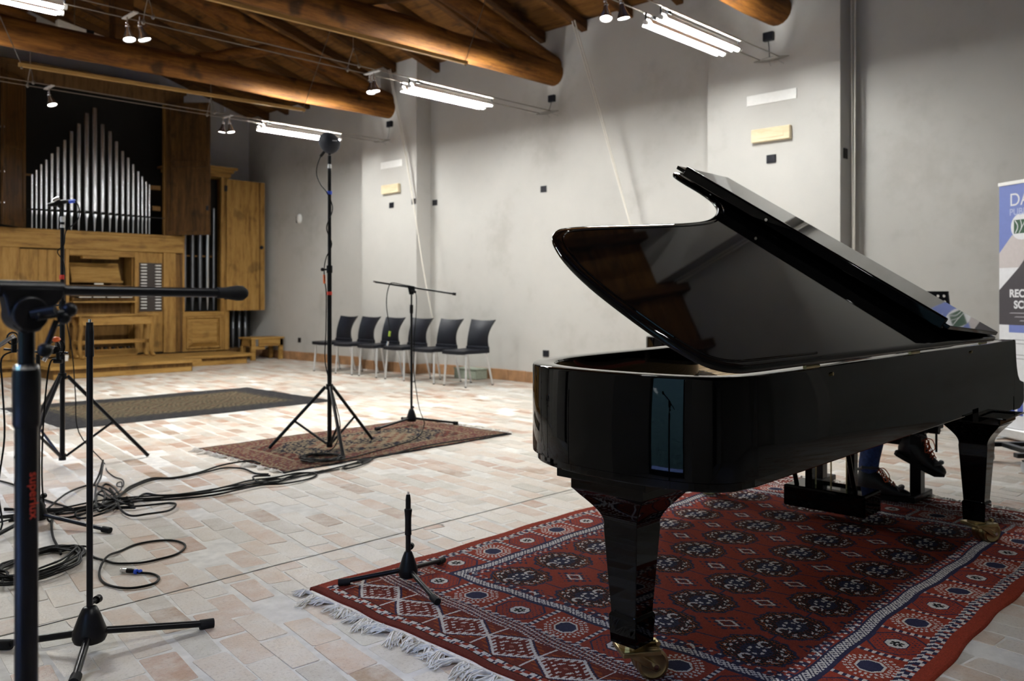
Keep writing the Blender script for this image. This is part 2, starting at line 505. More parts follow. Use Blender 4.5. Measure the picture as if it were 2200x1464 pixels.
for i, (a, b_) in enumerate([(q0 + .30, q1 - .62) for q0, q1 in WIN]):
    root = bpy.data.objects.new('window_%d' % (i + 1), None); COL.objects.link(root); root['kind'] = 'structure'
    f = MB(); x0, x1 = XL - 0.76, XL - 0.70
    f.box(x0, x1, a, a + .07, WSILL, WTOP); f.box(x0, x1, b_ - .07, b_, WSILL, WTOP)
    f.box(x0, x1, a, b_, WTOP - .07, WTOP); f.box(x0, x1, a, b_, WSILL, WSILL + .10)
    f.build('window_frame', BLACKM, root, bevel=0.006)
    for s0, s1 in ((a + .07, b_ - .07),):
        q = MB(); q.box(XL - 0.735, XL - 0.725, s0, s1, WSILL + .1, WTOP - .07); q.build('pane', GLASS, root)
    h = MB(); yc = b_ - .16; h.cyl((x1, yc, 1.02), (x1 + .05, yc, 1.02), 0.011); h.cyl((x1 + .045, yc, 1.02), (x1 + .045, yc + .11, 1.02), 0.009)
    h.build('handle', CHROME, root, smooth=True)
# ---- the garden outside those doors
GRASS = plain('meadow_grass', (0.10, 0.15, 0.06), 0.9, var=0.5, nscale=5, bmp=0.5)
GRAVEL = plain('pale_gravel', (0.50, 0.50, 0.50), 0.9, var=0.2, nscale=40, bmp=0.4)
q = MB(); q.add([(-3.2, -16, -0.06), (-30, -30, 17.0), (-30, 44, 17.0), (-3.2, 28, -0.06)], [(0, 1, 2, 3)])
q.add([(-3.2, -16, -0.06), (-3.2, 28, -0.06), (-3.2, 28, -0.5), (-3.2, -16, -0.5)], [(0, 1, 2, 3)])
struct(q.build('ground_meadow', GRASS))
q = MB(); q.box(-3.2, XL - WTH, -16, 28, -0.2, -0.07); struct(q.build('ground_terrace', GRAVEL))

# ---- terracotta skirting tiles along the right wall
base = bpy.data.objects.new('baseboard_right', None); COL.objects.link(base); base['kind'] = 'structure'
def skirting(x, y0, y1):
    n = max(1, round((y1 - y0) / 0.33)); w = (y1 - y0) / n
    for i in range(n):
        t = MB(); t.box(x - 0.022 - br.random() * .004, x - 0.0005, y0 + i * w + .003, y0 + (i + 1) * w - .003, 0.0, 0.142 + br.random() * .008)
        t.build('tile', TERRA, base, bevel=0.004, seg=1)
def skirting_x(y, x0, x1):
    t = MB(); t.box(x0, x1, y - 0.022, y - 0.0005, 0.0, 0.145); t.build('tile', TERRA, base, bevel=0.004, seg=1)
skirting(XR, 4.76, 9.62); skirting(XP, 9.62, 11.0); skirting(XR, 11.0, 14.9); skirting(XP, 3.295, 4.758); skirting(XR, 0.0, 3.29)
skirting_x(9.646, XP, XR - .024); skirting_x(3.317, XP, XR - .024)

# ---- roof: boards, common rafters, ridge beam
ceiling = bpy.data.objects.new('ceiling', None); COL.objects.link(ceiling); ceiling['kind'] = 'structure'
NB = 29
for side in (1, -1):
    xe = XR + 0.3 if side == 1 else XL - 0.9
    for i in range(NB):
        xa = RIDGE + (xe - RIDGE) * i / NB; xb = RIDGE + (xe - RIDGE) * (i + 1) / NB - side * 0.004
        za, zb = EAVE + SLOPE * abs((XR if side == 1 else XL) - xa) * (1 if (xa - (XR if side == 1 else XL)) * side < 0 else -1), EAVE + SLOPE * abs((XR if side == 1 else XL) - xb) * (1 if (xb - (XR if side == 1 else XL)) * side < 0 else -1)
        dz = br.random() * 0.006
        t = MB(); t.prism([(xa, za + dz), (xb, zb + dz), (xb, zb + .03), (xa, za + .03)], lambda x, z: (x, YF - .3, z), lambda x, z: (x, YB + .3, z))
        t.build('plank', DECK, ceiling)
def rafter(side, y, w=0.10, d=0.135):
    xe = XR + 0.1 if side == 1 else XL - 0.1
    t = MB(); zr = EAVE + SLOPE * (XR - RIDGE); ze = zr - SLOPE * abs(xe - RIDGE)
    t.prism([(RIDGE, zr), (xe, ze), (xe, ze - d), (RIDGE, zr - d)], lambda x, z: (x, y - w / 2, z - .001), lambda x, z: (x, y + w / 2, z - .001))
    t.build('rafter', RAFTER, ceiling, bevel=0.008, seg=1)
k = -16
while k <= 12:
    y = 6.68 + 0.70 * k
    if YF + .1 < y < YB - .1:
        rafter(1, y); rafter(-1, y)
    k += 1
t = MB(); t.box(RIDGE - .11, RIDGE + .11, YF, YB, roof_z(RIDGE) - .42, roof_z(RIDGE) - .14); t.build('ridge_beam', RAFTER, ceiling, bevel=0.02)
def log(mb_, a, b_, r0, r1, seed, n=18, seg=14):
    rr = random.Random(seed); a = Vector(a); b_ = Vector(b_)
    pts, rad = [], []
    for i in range(seg + 1):
        t_ = i / seg
        pts.append(a.lerp(b_, t_) + Vector((0, (rr.random() - .5) * .02, (rr.random() - .5) * .02))); rad.append((r0 + (r1 - r0) * t_) * (1 + (rr.random() - .5) * .05))
    mb_.tube(pts, r0, n, radii=rad)
TRUSS = [(3.957, XP, 'log roof truss closest to the camera, its rounded beam end above the near pilaster'),
         (7.185, XR, 'log roof truss in the middle of the picture over the bare wall bay'),
         (10.31, XP, 'log roof truss nearest the organ, crossing in front of its pipes'),
         (0.73, XR, 'log roof truss above the piano, out of the picture'),
         (-2.5, XP, 'log roof truss behind the camera')]
for j, (y, xe, lab) in enumerate(TRUSS):
    T = thing('roof_truss', lab, 'roof truss', (RIDGE, y, 3.88), group='log roof trusses')
    t = MB(); log(t, (XL - .1, y, 4.06), (xe + .06, y, 4.035), 0.170, 0.155, 40 + j); t.build('tie_beam', LOG, T, smooth=True)
    for sd in (1, -1):
        ex = xe if sd == 1 else XL
        zr = 4.13 + .265 * abs(ex - RIDGE)
        t = MB(); log(t, (RIDGE - sd * .02, y, zr), (ex + sd * .05, y, 4.125), 0.125, 0.13, 60 + j * 2 + sd); t.build('principal_rafter', LOG, T, smooth=True)
        t = MB(); log(t, (RIDGE + sd * .95, y, 4.17), (RIDGE + sd * 2.35, y, 4.64), 0.085, 0.085, 80 + j * 2 + sd, n=12, seg=6); t.build('strut', LOG, T, smooth=True)
    t = MB(); t.box(RIDGE - .11, RIDGE + .11, y - .10, y + .10, 4.19, roof_z(RIDGE) - .16); t.build('king_post', RAFTER, T, bevel=0.015)
# ================================================================== LIGHTING ON CABLES
CZ = 3.52
PLATE = plain('plate_steel', (0.32, 0.30, 0.28), 0.22, 0.95, var=0.05)
LINES = [(3.957, XP, 'near', 'above the piano lid'), (7.185, XR, 'middle', 'in the middle of the hall'), (10.31, XP, 'far', 'closest to the organ'),
         (0.73, XR, 'over', 'directly over the piano, out of the picture'), (-2.5, XP, 'behind', 'behind the camera')]
for j, (y, xe, _n, where) in enumerate(LINES):
    T = thing('lighting_cable', 'pair of thin tensioned steel lighting cables ' + where, 'cable', (xe - .15, y, CZ), group='lighting cables')
    for dy in (-.1, .1):
        c = MB(); c.tube([(XL, y + dy, CZ), (2.0, y + dy, CZ - .012), (5.0, y + dy, CZ - .012), (xe - .14, y + dy, CZ)], 0.0052, 6); c.build('cable', STEEL, T, smooth=True)
    c = MB()
    prof = [(0.005, -.016), (0.06, -.013), (0.11, 0.0), (0.06, .014), (0.005, .018)]
    c.lathe(prof, 24, Matrix.Translation((xe - .13, y, CZ)) @ Matrix.Diagonal((.55, 1.75, 1, 1))); c.build('tension_plate', PLATE, T, smooth=True)
    c = MB()
    for dy in (-.07, .07): c.cyl((xe - .12, y + dy * .5, CZ), (xe - .002, y + dy, CZ - .03), 0.005)
    c.build('wall_anchor', CHROME, T, smooth=True)
    for hx in (2.98, 5.08):
        c = MB(); c.tube([(hx, y, 3.905), (hx, y, 3.70)], 0.003, 6); c.sphere((hx, y, 3.70), .011)
        for dy in (-.1, .1):
            c.tube([(hx, y, 3.70), (hx, y + dy * .7, CZ + .07), (hx, y + dy, CZ - .01)], 0.004, 6); c.sphere((hx, y + dy, CZ - .012), .017, sc=(1, 1, 1.5))
        c.build('hanger', STEEL, T, smooth=True)

def tube_lamp(x0, y, label, lit=(True, True)):
    T = thing('tube_lamp', label, 'lamp', (x0 + .63, y, 3.40), group='twin fluorescent tube lamps')
    for dy, dx, on in ((-.085, 0.0, lit[0]), (.085, 0.03, lit[1])):
        c = MB(); c.cyl((x0 + dx + .03, y + dy, 3.425), (x0 + dx + 1.25, y + dy, 3.425), 0.0185, n=16); c.build('tube', TUBEM if on else WHITE, T, smooth=True)
        for e0 in (x0 + dx, x0 + dx + 1.25):
            c = MB(); c.cyl((e0, y + dy, 3.425), (e0 + .03, y + dy, 3.425), 0.022); c.build('end_cap', WHITE, T, smooth=True)
            c = MB(); c.box(e0 + .009, e0 + .021, y + dy - .006, y + dy + .006, 3.446, CZ - .01); c.build('hanger_clip', BLACKP, T)
        for sg in (-1, 1):
            c = MB(); q0, q1 = (sg * .013, .043), (sg * .052, -.016)
            c.prism([q0, q1, (q1[0] + sg * .002, q1[1]), (q0[0] + sg * .002, q0[1] + .001)], lambda a, z: (x0 + dx + .035, y + dy + a, 3.425 + z), lambda a, z: (x0 + dx + 1.245, y + dy + a, 3.425 + z)); c.build('reflector', WHITE, T)
        c = MB(); c.box(x0 + dx + .10, x0 + dx + .15, y + dy - .013, y + dy + .013, 3.472, 3.50); c.build('clip', BLACKP, T)
        c = MB(); c.cyl((x0 + dx, y + dy * 1.17, CZ - .013), (x0 + dx + 1.28, y + dy * 1.17, CZ - .013), 0.008); c.build('current_rail', CREAM, T, smooth=True)
for (y, xe, n_, where) in LINES:
    lab = {'near': ('twin tube lamp above the piano lid, closest to the near pilaster', 'twin tube lamp hung on the near cable left of the picture'),
           'middle': ('twin tube lamp under the middle beam, right of its pair of spots', 'twin tube lamp cut off by the top left corner'),
           'far': ('twin tube lamp behind the tall round microphone', 'twin tube lamp hung on the far cable left of the picture'),
           'over': ('twin tube lamp over the piano keys, out of the picture', 'twin tube lamp over the camera, out of the picture'),
           'behind': ('twin tube lamp behind the camera by the right wall', 'twin tube lamp behind the camera by the left wall')}[n_]
    if n_ not in ('behind', 'over'): tube_lamp(5.74, y, lab[0])
    if n_ in ('middle', 'far', 'over'): tube_lamp(1.03, y, lab[1], (True, n_ != 'over'))

def spot_lamp(x, y, heads, label):
    T = thing('spot_lamp', label, 'spotlight', (x, y, 3.2), group='halogen spots on cables')
    c = MB(); c.box(x - .022, x + .022, y - .125, y + .125, CZ - .022, CZ - .008); c.build('cable_bar', ALU, T, bevel=.004)
    for (dx, dy, tx, ty) in heads:
        hx, hy = x + dx, y + dy
        ax = Vector((tx, ty, -1)).normalized()
        top = Vector((hx, hy, CZ - .02)); piv = Vector((hx, hy, CZ - .10))
        c = MB(); c.cyl(top, piv, .006); c.sphere(piv, .020); c.sphere(piv + Vector((.0, .012, .03)), .013); c.build('joint', CHROME, T, smooth=True)
        q = ax.to_track_quat('Z', 'Y').to_matrix().to_4x4(); M_ = Matrix.Translation(piv) @ q
        c = MB(); c.lathe([(.012, .0), (.020, .02), (.024, .05), (.040, .085), (.052, .115), (.054, .125), (.049, .124)], 20, M_, caps=False); sh = c.build('shade', DKCHROME, T, smooth=True)
        c = MB(); c.lathe([(.002, .1185), (.026, .119), (.046, .1185)], 20, M_, caps=False); c.build('lens', LENS, T, smooth=True)
        ld = bpy.data.lights.new('spot_beam', 'SPOT'); ld.energy = SPOT; ld.spot_size = math.radians(62); ld.spot_blend = 0.8; ld.shadow_soft_size = 0.03; ld.color = (1.0, 0.965, 0.92)
        lo = bpy.data.objects.new('spot_beam', ld); COL.objects.link(lo); lo.parent = T
        lo.location = (piv + ax * .132) - Vector(T.location); lo.rotation_euler = (-ax).to_track_quat('Z', 'Y').to_euler()
DKCHROME = plain('dark_chrome', (0.30, 0.30, 0.31), 0.22, 0.95, var=0.05)
spot_lamp(2.83, 7.185, [(-.01, .03, .05, -.25), (.06, -.05, .30, -.2)], 'pair of lit spots on the middle cable, right of the cut-off tube lamp')
spot_lamp(5.32, 7.185, [(0, -.03, .05, -.15), (.02, .05, -.10, -.2)], 'pair of lit spots on the middle cable beside its tube lamp')
spot_lamp(5.22, 3.957, [(.03, -.06, .12, -.1), (-.02, .05, -.2, -.15)], 'pair of lit spots on the near cable above the rope')
spot_lamp(3.17, 10.31, [(0, .0, .20, -.30)], 'lit spot hanging in front of the organ pipes')
spot_lamp(5.31, 10.31, [(.02, -.01, .12, -.15), (-.04, .04, -.1, .1)], 'lit spot on the far cable above the organ side cabinet')

# ---- wooden battens hung from the roof on thin wires
for (x0, z0, x1, z1, y, lab) in ((2.72, 3.575, 6.15, 3.645, 9.8, 'long thin wooden batten hung below the truss nearest the organ'),
                                 (1.7, 3.66, 6.32, 3.73, 6.8, 'long thin wooden batten hung beside the middle truss')):
    T = thing('hanging_batten', lab, 'batten', (x0, y, z0))
    c = MB(); c.prism([(x0, z0 - .02), (x1, z1 - .02), (x1, z1 + .02), (x0, z0 + .02)], lambda x, z: (x, y - .02, z), lambda x, z: (x, y + .02, z)); c.build('batten', BATTEN, T, bevel=.003)
    for a, b_ in (((x0 + .03, y, z0), (x0 - .72, y, roof_z(x0 - .72) - .02)), ((x1 - .03, y, z1), (x1 + .50, y, roof_z(x1 + .5) - .02))):
        c = MB(); c.cyl(a, b_, .004, n=6); c.sphere((a[0], a[1], a[2] - .03), .013); c.build('wire', STEEL, T, smooth=True)

# ---- pale duct sections under the roof in front of the organ
T = thing('ceiling_duct', 'pale metal duct in two sections under the dark roof, above the organ', 'duct', (3.8, 12.0, 4.7))
for a, b_ in ((0.0, .36), (.44, 1.0)):
    p0 = Vector((3.78, 12.0, 4.75)); p1 = Vector((4.78, 12.0, 4.575))
    A, B = p0.lerp(p1, a), p0.lerp(p1, b_)
    c = MB(); c.prism([(A.x, A.z - .05), (B.x, B.z - .05), (B.x, B.z + .05), (A.x, A.z + .05)], lambda x, z: (x, 11.94, z), lambda x, z: (x, 12.06, z)); c.build('section', CREAM, T, bevel=.01)
c = MB(); p = Vector((3.78, 12.0, 4.75)).lerp(Vector((4.78, 12.0, 4.575)), .4); c.box(p.x - .05, p.x + .05, 11.93, 12.07, p.z - .06, p.z + .06); c.build('coupling', BLACKP, T, bevel=.01)
for xx in (4.0, 4.6):
    c = MB(); c.cyl((xx, 12.0, 4.72), (xx, 12.0, roof_z(xx) - .01), .004, n=6); c.build('wire', STEEL, T)

# ================================================================== THINGS ON THE RIGHT WALL
def on_wall(name, label, cat, x, y, z, w, h, d, mat, group=None, inner=None):
    T = thing(name, label, cat, (x, y, z), group)
    c = MB(); c.box(x - d, x - .0005, y - w / 2, y + w / 2, z - h / 2, z + h / 2); c.build('body', mat, T, bevel=min(.008, d * .4))
    if inner:
        c = MB(); c.box(x - d - .003, x - d + .001, y - w * .33, y + w * .33, z - h * .33, z + h * .33); c.build(inner, mat, T, bevel=.002)
    return T
for y, w_ in ((4.02, 'on the near pilaster'), (10.24, 'on the far pilaster')):
    on_wall('sign_plate', 'blank white strip high ' + w_, 'sign', XP, y, 3.168, .54, .107, .012, WHITE)
    T = on_wall('emergency_light', 'pale wooden box light ' + w_, 'emergency light', XP, y - .01, 2.79, .42, .135, .055, PALEWOOD)
    c = MB(); c.box(XP - .060, XP - .0548, y - .155, y + .135, 2.755, 2.815); c.build('diffuser', PALEWOOD, T, bevel=.003)
    T = on_wall('wall_socket', 'black wall socket under the pale wooden box ' + w_, 'socket', XP, y, 2.545, .105, .085, .012, NAVYP, inner='insert')
    on_wall('junction_box', 'black junction box above the cable plate ' + w_, 'junction box', XP, y + .02, 3.785, .11, .09, .05, NAVYP, inner='cover')
    c = MB(); c.tube([(XP - .03, y + .02, 3.74), (XP - .05, y + .0, 3.65), (XP - .10, y - .03, 3.53)], .004, 6)
    tag(c.build('feed_wire', CABLEM, smooth=True), 'short black feed wire under the junction box ' + w_, 'wire')
on_wall('junction_box', 'black junction box above the cable plate in the bare wall bay', 'junction box', XR, 7.20, 3.72, .10, .09, .05, NAVYP, inner='cover')
c = MB(); c.tube([(XR - .03, 7.20, 3.68), (XR - .06, 7.19, 3.62), (XR - .11, 7.18, 3.53)], .004, 6)
tag(c.build('feed_wire', CABLEM, smooth=True), 'short black feed wire in the bare wall bay', 'wire')
on_wall('wall_socket', 'single black wall socket alone in the bare wall bay', 'socket', XR, 7.36, 2.56, .105, .085, .012, NAVYP, inner='insert')
on_wall('wall_socket', 'black wall socket right of the far pilaster', 'socket', XR, 9.54, 2.55, .105, .085, .012, NAVYP, inner='insert')
on_wall('wall_socket', 'black wall socket on the near edge of the far pilaster, by the rope', 'socket', XP, 9.71, 2.56, .085, .085, .012, NAVYP, inner='insert')
on_wall('wall_socket', 'low black wall socket left of the chairs', 'socket', XR, 13.27, .36, .085, .085, .012, NAVYP, inner='insert')
on_wall('wall_socket', 'low black wall socket behind the piano tail', 'socket', XR, 7.32, .40, .105, .085, .012, NAVYP, inner='insert')
T = thing('wall_socket', 'black wall socket on the side of the near pilaster', 'socket', (8.06, 3.317, 2.53))
c = MB(); c.box(8.02, 8.105, 3.305, 3.3165, 2.48, 2.58); c.build('body', NAVYP, T, bevel=.004)
c = MB(); c.box(8.035, 8.09, 3.302, 3.306, 2.50, 2.56); c.build('insert', NAVYP, T, bevel=.002)
T = thing('thermostat', 'small white rounded thermostat on the wall above the low bench', 'thermostat', (XR, 13.26, 2.55))
c = MB(); c.lathe([(.002, .05), (.05, .045), (.075, .03), (.08, 0.0)], 20, Matrix.Translation((XR - .001, 13.26, 2.55)) @ Matrix.Rotation(-math.pi / 2, 4, 'Y') @ Matrix.Diagonal((1.1, .85, 1, 1)), caps=False); c.build('body', WHITE, T, smooth=True)
c = MB(); c.box(XR - .02, XR - .0005, 13.31, 13.36, 2.48, 2.60); c.build('plate', NAVYP, T, bevel=.003)

# ---- ropes hanging along the wall
def ropes(name, label, sets, r=.008):
    T = thing(name, label, 'rope', sets[0][-1])
    for pts in sets:
        c = MB(); c.tube(spline(pts, 5), r, 6); c.build('strand', ROPE, T, smooth=True)
ropes('pull_rope', 'pale double rope slanting down behind the piano lid', [[(7.98, 6.70, 4.62), (8.02, 6.30, 3.40), (8.06, 5.86, 2.0), (8.15, 5.55, 1.0)], [(7.98, 6.66, 4.62), (8.02, 6.27, 3.40), (8.06, 5.85, 2.0), (8.15, 5.55, 1.0)]])
ropes('pull_rope', 'pale double rope hanging straight down beside the near pilaster', [[(8.10, 3.275, 4.58), (8.10, 3.262, 2.6), (8.10, 3.25, .9)], [(8.10, 3.235, 4.58), (8.10, 3.238, 2.6), (8.10, 3.245, .9)]])
ropes('pull_rope', 'pale double rope slanting down the far pilaster behind the chairs', [[(7.86, 10.20, 4.60), (7.88, 9.90, 3.5), (7.90, 9.67, 2.55), (7.90, 9.42, 1.5), (7.92, 9.24, .8)], [(7.86, 10.16, 4.60), (7.88, 9.87, 3.5), (7.90, 9.66, 2.55), (7.90, 9.42, 1.5), (7.92, 9.24, .8)]])
# ================================================================== PIPE ORGAN on the back wall
YO = 14.3
STOPP = plain('stop_plate_brown', (0.022, 0.013, 0.009), 0.5)
ORG = thing('pipe_organ', 'large oak pipe organ with open doors, tin facade pipes and console', 'pipe organ', (5.2, YO, .18))
def ob(name, x0, x1, y0, y1, z0, z1, mat=None, parent=ORG, bevel=.006, label=None):
    c = MB(); c.box(x0, x1, y0, y1, z0, z1); return c.build(name, mat or OAK, parent, bevel=bevel, label=label)
# carcass: thin oak shell round a dark inside
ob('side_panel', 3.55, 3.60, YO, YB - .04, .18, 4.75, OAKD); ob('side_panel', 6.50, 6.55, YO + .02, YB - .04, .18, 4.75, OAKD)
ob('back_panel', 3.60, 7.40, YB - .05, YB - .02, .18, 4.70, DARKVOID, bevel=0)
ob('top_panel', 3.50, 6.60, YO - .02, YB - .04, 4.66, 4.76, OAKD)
ob('wind_chest', 4.05, 6.24, YO + .02, YO + .55, 2.10, 2.175, DARKVOID, bevel=0)
# lower front
ob('impost_rail', 3.55, 6.53, YO - .045, YO + .05, 1.90, 2.185, OAKH)
ob('impost_moulding', 3.53, 6.55, YO - .065, YO + .02, 2.15, 2.195, OAKH)
ob('stile', 3.55, 3.98, YO - .02, YO + .04, .18, 1.90)
for i in range(5):
    ob('board', 3.985 + i * .128, 3.985 + i * .128 + .125, YO, YO + .03, .20, 1.88, bevel=.004)
ob('stile', 4.625, 4.68, YO - .03, YO + .05, .18, 1.90)
ob('stile', 5.70, 5.755, YO - .03, YO + .05, .18, 1.90)
ob('niche_header', 4.68, 5.70, YO - .03, YO + .04, 1.80, 1.90, OAKH)
ob('niche_light_shelf', 4.86, 5.42, YO - .09, YO + .02, 1.755, 1.80, OAKH)
ob('niche_side', 4.68, 4.70, YO + .04, YO + .42, .20, 1.86); ob('niche_side', 5.68, 5.70, YO + .04, YO + .42, .20, 1.86)
ob('niche_back', 4.68, 5.70, YO + .40, YO + .43, .20, 1.88, OAKM)
c = MB(); c.prism([(YO + .10, 1.40), (YO + .12, 1.40), (YO + .26, 1.70), (YO + .24, 1.70)], lambda y, z: (4.76, y, z), lambda y, z: (5.53, y, z)); c.build('music_desk', OAKH, ORG, bevel=.006)
ob('desk_ledge', 4.74, 5.55, YO + .06, YO + .12, 1.375, 1.40, OAKH)
ob('manual_fallboard', 4.71, 5.67, YO + .05, YO + .30, 1.25, 1.33, OAKM)
for k_, z in enumerate((1.20, 1.13)):
    ob('key_slip', 4.71, 5.67, YO + .0 - k_ * .08, YO + .10, z - .045, z, OAKM)
    for q in range(28):
        x = 4.76 + q * .0305; ob('key', x, x + .027, YO - .06 - k_ * .09, YO + .0, z, z + .018, CREAM if q % 7 else NAVYP, bevel=0)
ob('key_table', 4.69, 5.70, YO - .16, YO + .10, 1.045, 1.075, OAKH); ob('toe_board', 4.70, 5.68, YO + .10, YO + .13, .72, 1.04, OAKM)
ob('nameplate', 5.10, 5.24, YO + .09, YO + .097, 1.34, 1.365, CREAM, bevel=0)
ob('knee_board', 4.70, 5.68, YO + .20, YO + .24, .20, .72, OAKM)
ob('pedal_frame', 4.70, 5.62, YO - .30, YO + .10, .181, .30, OAKH)
for q in range(14):
    ob('pedal', 4.78 + q * .06, 4.805 + q * .06, YO - .27, YO + .08, .30, .335, OAKM if q % 2 else NAVYP, bevel=.003)
# stop jamb
ob('stop_jamb', 5.755, 6.185, YO + .005, YO + .035, .20, 1.90)
ob('stop_plate', 5.785, 6.165, YO - .008, YO + .006, .895, 1.715, STOPP, bevel=.003, label='dark plate carrying the stop knobs')
for col_, (xa, xb) in enumerate(((5.805, 5.90), (6.045, 6.14))):
    for i in range(15):
        z = 1.685 - i * .0525 - col_ * .012
        ob('stop_knob', xa, xb, YO - .035, YO - .007, z - .009, z + .009, WHITE, bevel=.004)
ob('stile', 6.185, 6.40, YO - .025, YO + .04, .18, 1.90); ob('stile', 6.40, 6.53, YO + .03, YO + .08, .18, 1.90, OAKM)
# upper case: opening with facade pipes and two open doors
ob('upper_stile', 3.98, 4.07, YO, YO + .07, 2.19, 4.66, OAKM); ob('upper_stile', 6.20, 6.27, YO, YO + .07, 2.19, 4.66, OAKM)
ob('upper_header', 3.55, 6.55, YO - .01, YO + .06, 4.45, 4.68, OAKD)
ob('pipe_rail', 4.08, 6.19, YO - .055, YO - .035, 2.478, 2.492, DARKVOID, bevel=0)
ob('support', 4.075, 4.18, YO + .1, YO + .14, 3.02, 3.05, OAKM); ob('support', 6.02, 6.19, YO + .1, YO + .14, 2.98, 3.05, OAKM); ob('support', 6.05, 6.19, YO + .1, YO + .14, 2.62, 2.70, OAKM)
FP = [(4.155, 3.028), (4.216, 3.105), (4.283, 3.198), (4.355, 3.277), (4.435, 3.382), (4.522, 3.496), (4.619, 3.62), (4.719, 3.771), (4.829, 3.908), (4.947, 4.096), (5.071, 4.198), (5.193, 3.954), (5.309, 3.855), (5.412, 3.702), (5.511, 3.556), (5.602, 3.458), (5.683, 3.357), (5.766, 3.248), (5.834, 3.17), (5.898, 3.091), (5.953, 3.045)]
yp = YO - .0
for x, top in FP:
    r = .016 + .028 * (top - 3.0) / 1.2
    c = MB(); c.lathe([(.006, 2.185), (.012, 2.22), (r * .55, 2.40), (r, 2.49), (r, 2.50), (r, top), (r * .9, top), (r * .88, top - .05)], 16, Matrix.Translation((x, yp, 0)), caps=False)
    fp = c.build('facade_pipe', TIN, ORG, smooth=True, angle=.9)
    c = MB(); c.box(x - r * .62, x + r * .62, yp - r * 1.02, yp - r * .7, 2.492, 2.492 + r * .75); c.build('mouth', DARKVOID, fp)
    c = MB(); c.prism([(-r * .62, 2.49), (r * .62, 2.49), (0, 2.40)], lambda a, z: (x + a, yp - r * 1.06, z), lambda a, z: (x + a, yp - r * .5, z)); c.build('lower_lip', TIN, fp)
# two doors of the upper case, swung open
def door(name, h, f, z0, z1, mat, midrail=None, th=.035):
    """panelled door from hinge h to free edge f (plan points)"""
    D = bpy.data.objects.new(name, None); COL.objects.link(D); D.parent = ORG
    hx, hy = h; dx, dy = f[0] - hx, f[1] - hy; L = math.hypot(dx, dy); ux, uy = dx / L, dy / L; nx, ny = -uy, ux
    base_ = Vector(ORG.location)
    def bx(nm, a, b_, za, zb, t0, t1, m_):
        c = MB(); P = [(a, t0), (b_, t0), (b_, t1), (a, t1)]
        fn = lambda z: (lambda s_, t_: (hx + ux * s_ + nx * t_ - base_.x, hy + uy * s_ + ny * t_ - base_.y, z - base_.z))
        c.prism(P, fn(za), fn(zb)); o = c.build(nm, m_, None, bevel=.005); o.parent = D; return o
    w = .075
    bx('rail', 0, L, z0, z0 + w, -th / 2, th / 2, mat); bx('rail', 0, L, z1 - w, z1, -th / 2, th / 2, mat)
    bx('stile', 0, w, z0 + w, z1 - w, -th / 2, th / 2, mat); bx('stile', L - w, L, z0 + w, z1 - w, -th / 2, th / 2, mat)
    cuts = [z0 + w, z1 - w]
    if midrail: bx('rail', w, L - w, midrail - .05, midrail + .05, -th / 2, th / 2, mat); cuts = [z0 + w, midrail - .05, None, midrail + .05, z1 - w]
    if midrail:
        bx('panel', w, L - w, z0 + w, midrail - .05, -.007, .007, mat); bx('panel', w, L - w, midrail + .05, z1 - w, -.007, .007, mat)
    else: bx('panel', w, L - w, z0 + w, z1 - w, -.007, .007, mat)
    return D, bx, L
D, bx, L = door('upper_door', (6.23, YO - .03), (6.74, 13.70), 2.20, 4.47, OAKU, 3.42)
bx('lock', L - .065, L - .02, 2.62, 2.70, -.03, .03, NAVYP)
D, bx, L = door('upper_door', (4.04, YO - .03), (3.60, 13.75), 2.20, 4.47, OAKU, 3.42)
for z in (2.5, 2.95, 3.6): bx('hook', L - .03, L - .015, z, z + .03, -.03, .03, CHROME)
# side cabinet: dark opening with pedal pipes, raised panel below, flat door folded right
ob('cabinet_post', 6.53, 6.57, YO, YO + .05, .88, 3.30); ob('cabinet_post', 7.24, 7.30, YO - .01, YO + .05, .88, 3.30)
ob('cabinet_side', 7.36, 7.40, YO, YB - .05, .18, 3.40)
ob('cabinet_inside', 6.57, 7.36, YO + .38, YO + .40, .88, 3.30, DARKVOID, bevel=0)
ob('cornice', 6.50, 7.42, YO - .03, YB - .06, 3.30, 3.38, OAKH); ob('cornice', 6.46, 7.46, YO - .07, YB - .06, 3.38, 3.44, OAKH); ob('cornice', 6.40, 7.52, YO - .11, YB - .06, 3.44, 3.48, OAKH)
ob('rail', 6.53, 7.37, YO - .01, YO + .05, .80, .88, OAKH)
fr = MB(); fr.box(6.53, 7.37, YO, YO + .04, .18, .80); fr.build('cabinet_front', OAK, ORG, bevel=.005)
c = MB(); a0, a1, b0, b1 = 6.62, 7.20, .26, .76
o_ = [(a0, b0), (a1, b0), (a1, b1), (a0, b1)]; i_ = [(a0 + .07, b0 + .07), (a1 - .07, b0 + .07), (a1 - .07, b1 - .07), (a0 + .07, b1 - .07)]
c.add([(x, YO - .003, z) for x, z in o_] + [(x, YO - .05, z) for x, z in i_], [(0, 1, 5, 4), (1, 2, 6, 5), (2, 3, 7, 6), (3, 0, 4, 7), (4, 5, 6, 7)]); c.build('raised_panel', OAKH, ORG)
for nm in ((a0 - .03, a0, b0 - .03, b1 + .03), (a1, a1 + .03, b0 - .03, b1 + .03), (a0, a1, b0 - .03, b0), (a0, a1, b1, b1 + .03)):
    ob('panel_moulding', nm[0], nm[1], YO - .035, YO + .002, nm[2], nm[3])
for q, (x, r, top) in enumerate(((6.66, .030, 3.28), (6.80, .032, 3.28), (6.94, .034, 3.28), (7.08, .036, 3.28), (7.20, .022, 2.75))):
    c = MB(); c.lathe([(.010, .90), (r * .6, 1.05), (r, 1.16), (r, top), (r * .9, top)], 14, Matrix.Translation((x, YO + .20, 0)), caps=False); c.build('pedal_pipe', ZINC if q != 3 else TIN, ORG, smooth=True, angle=.9)
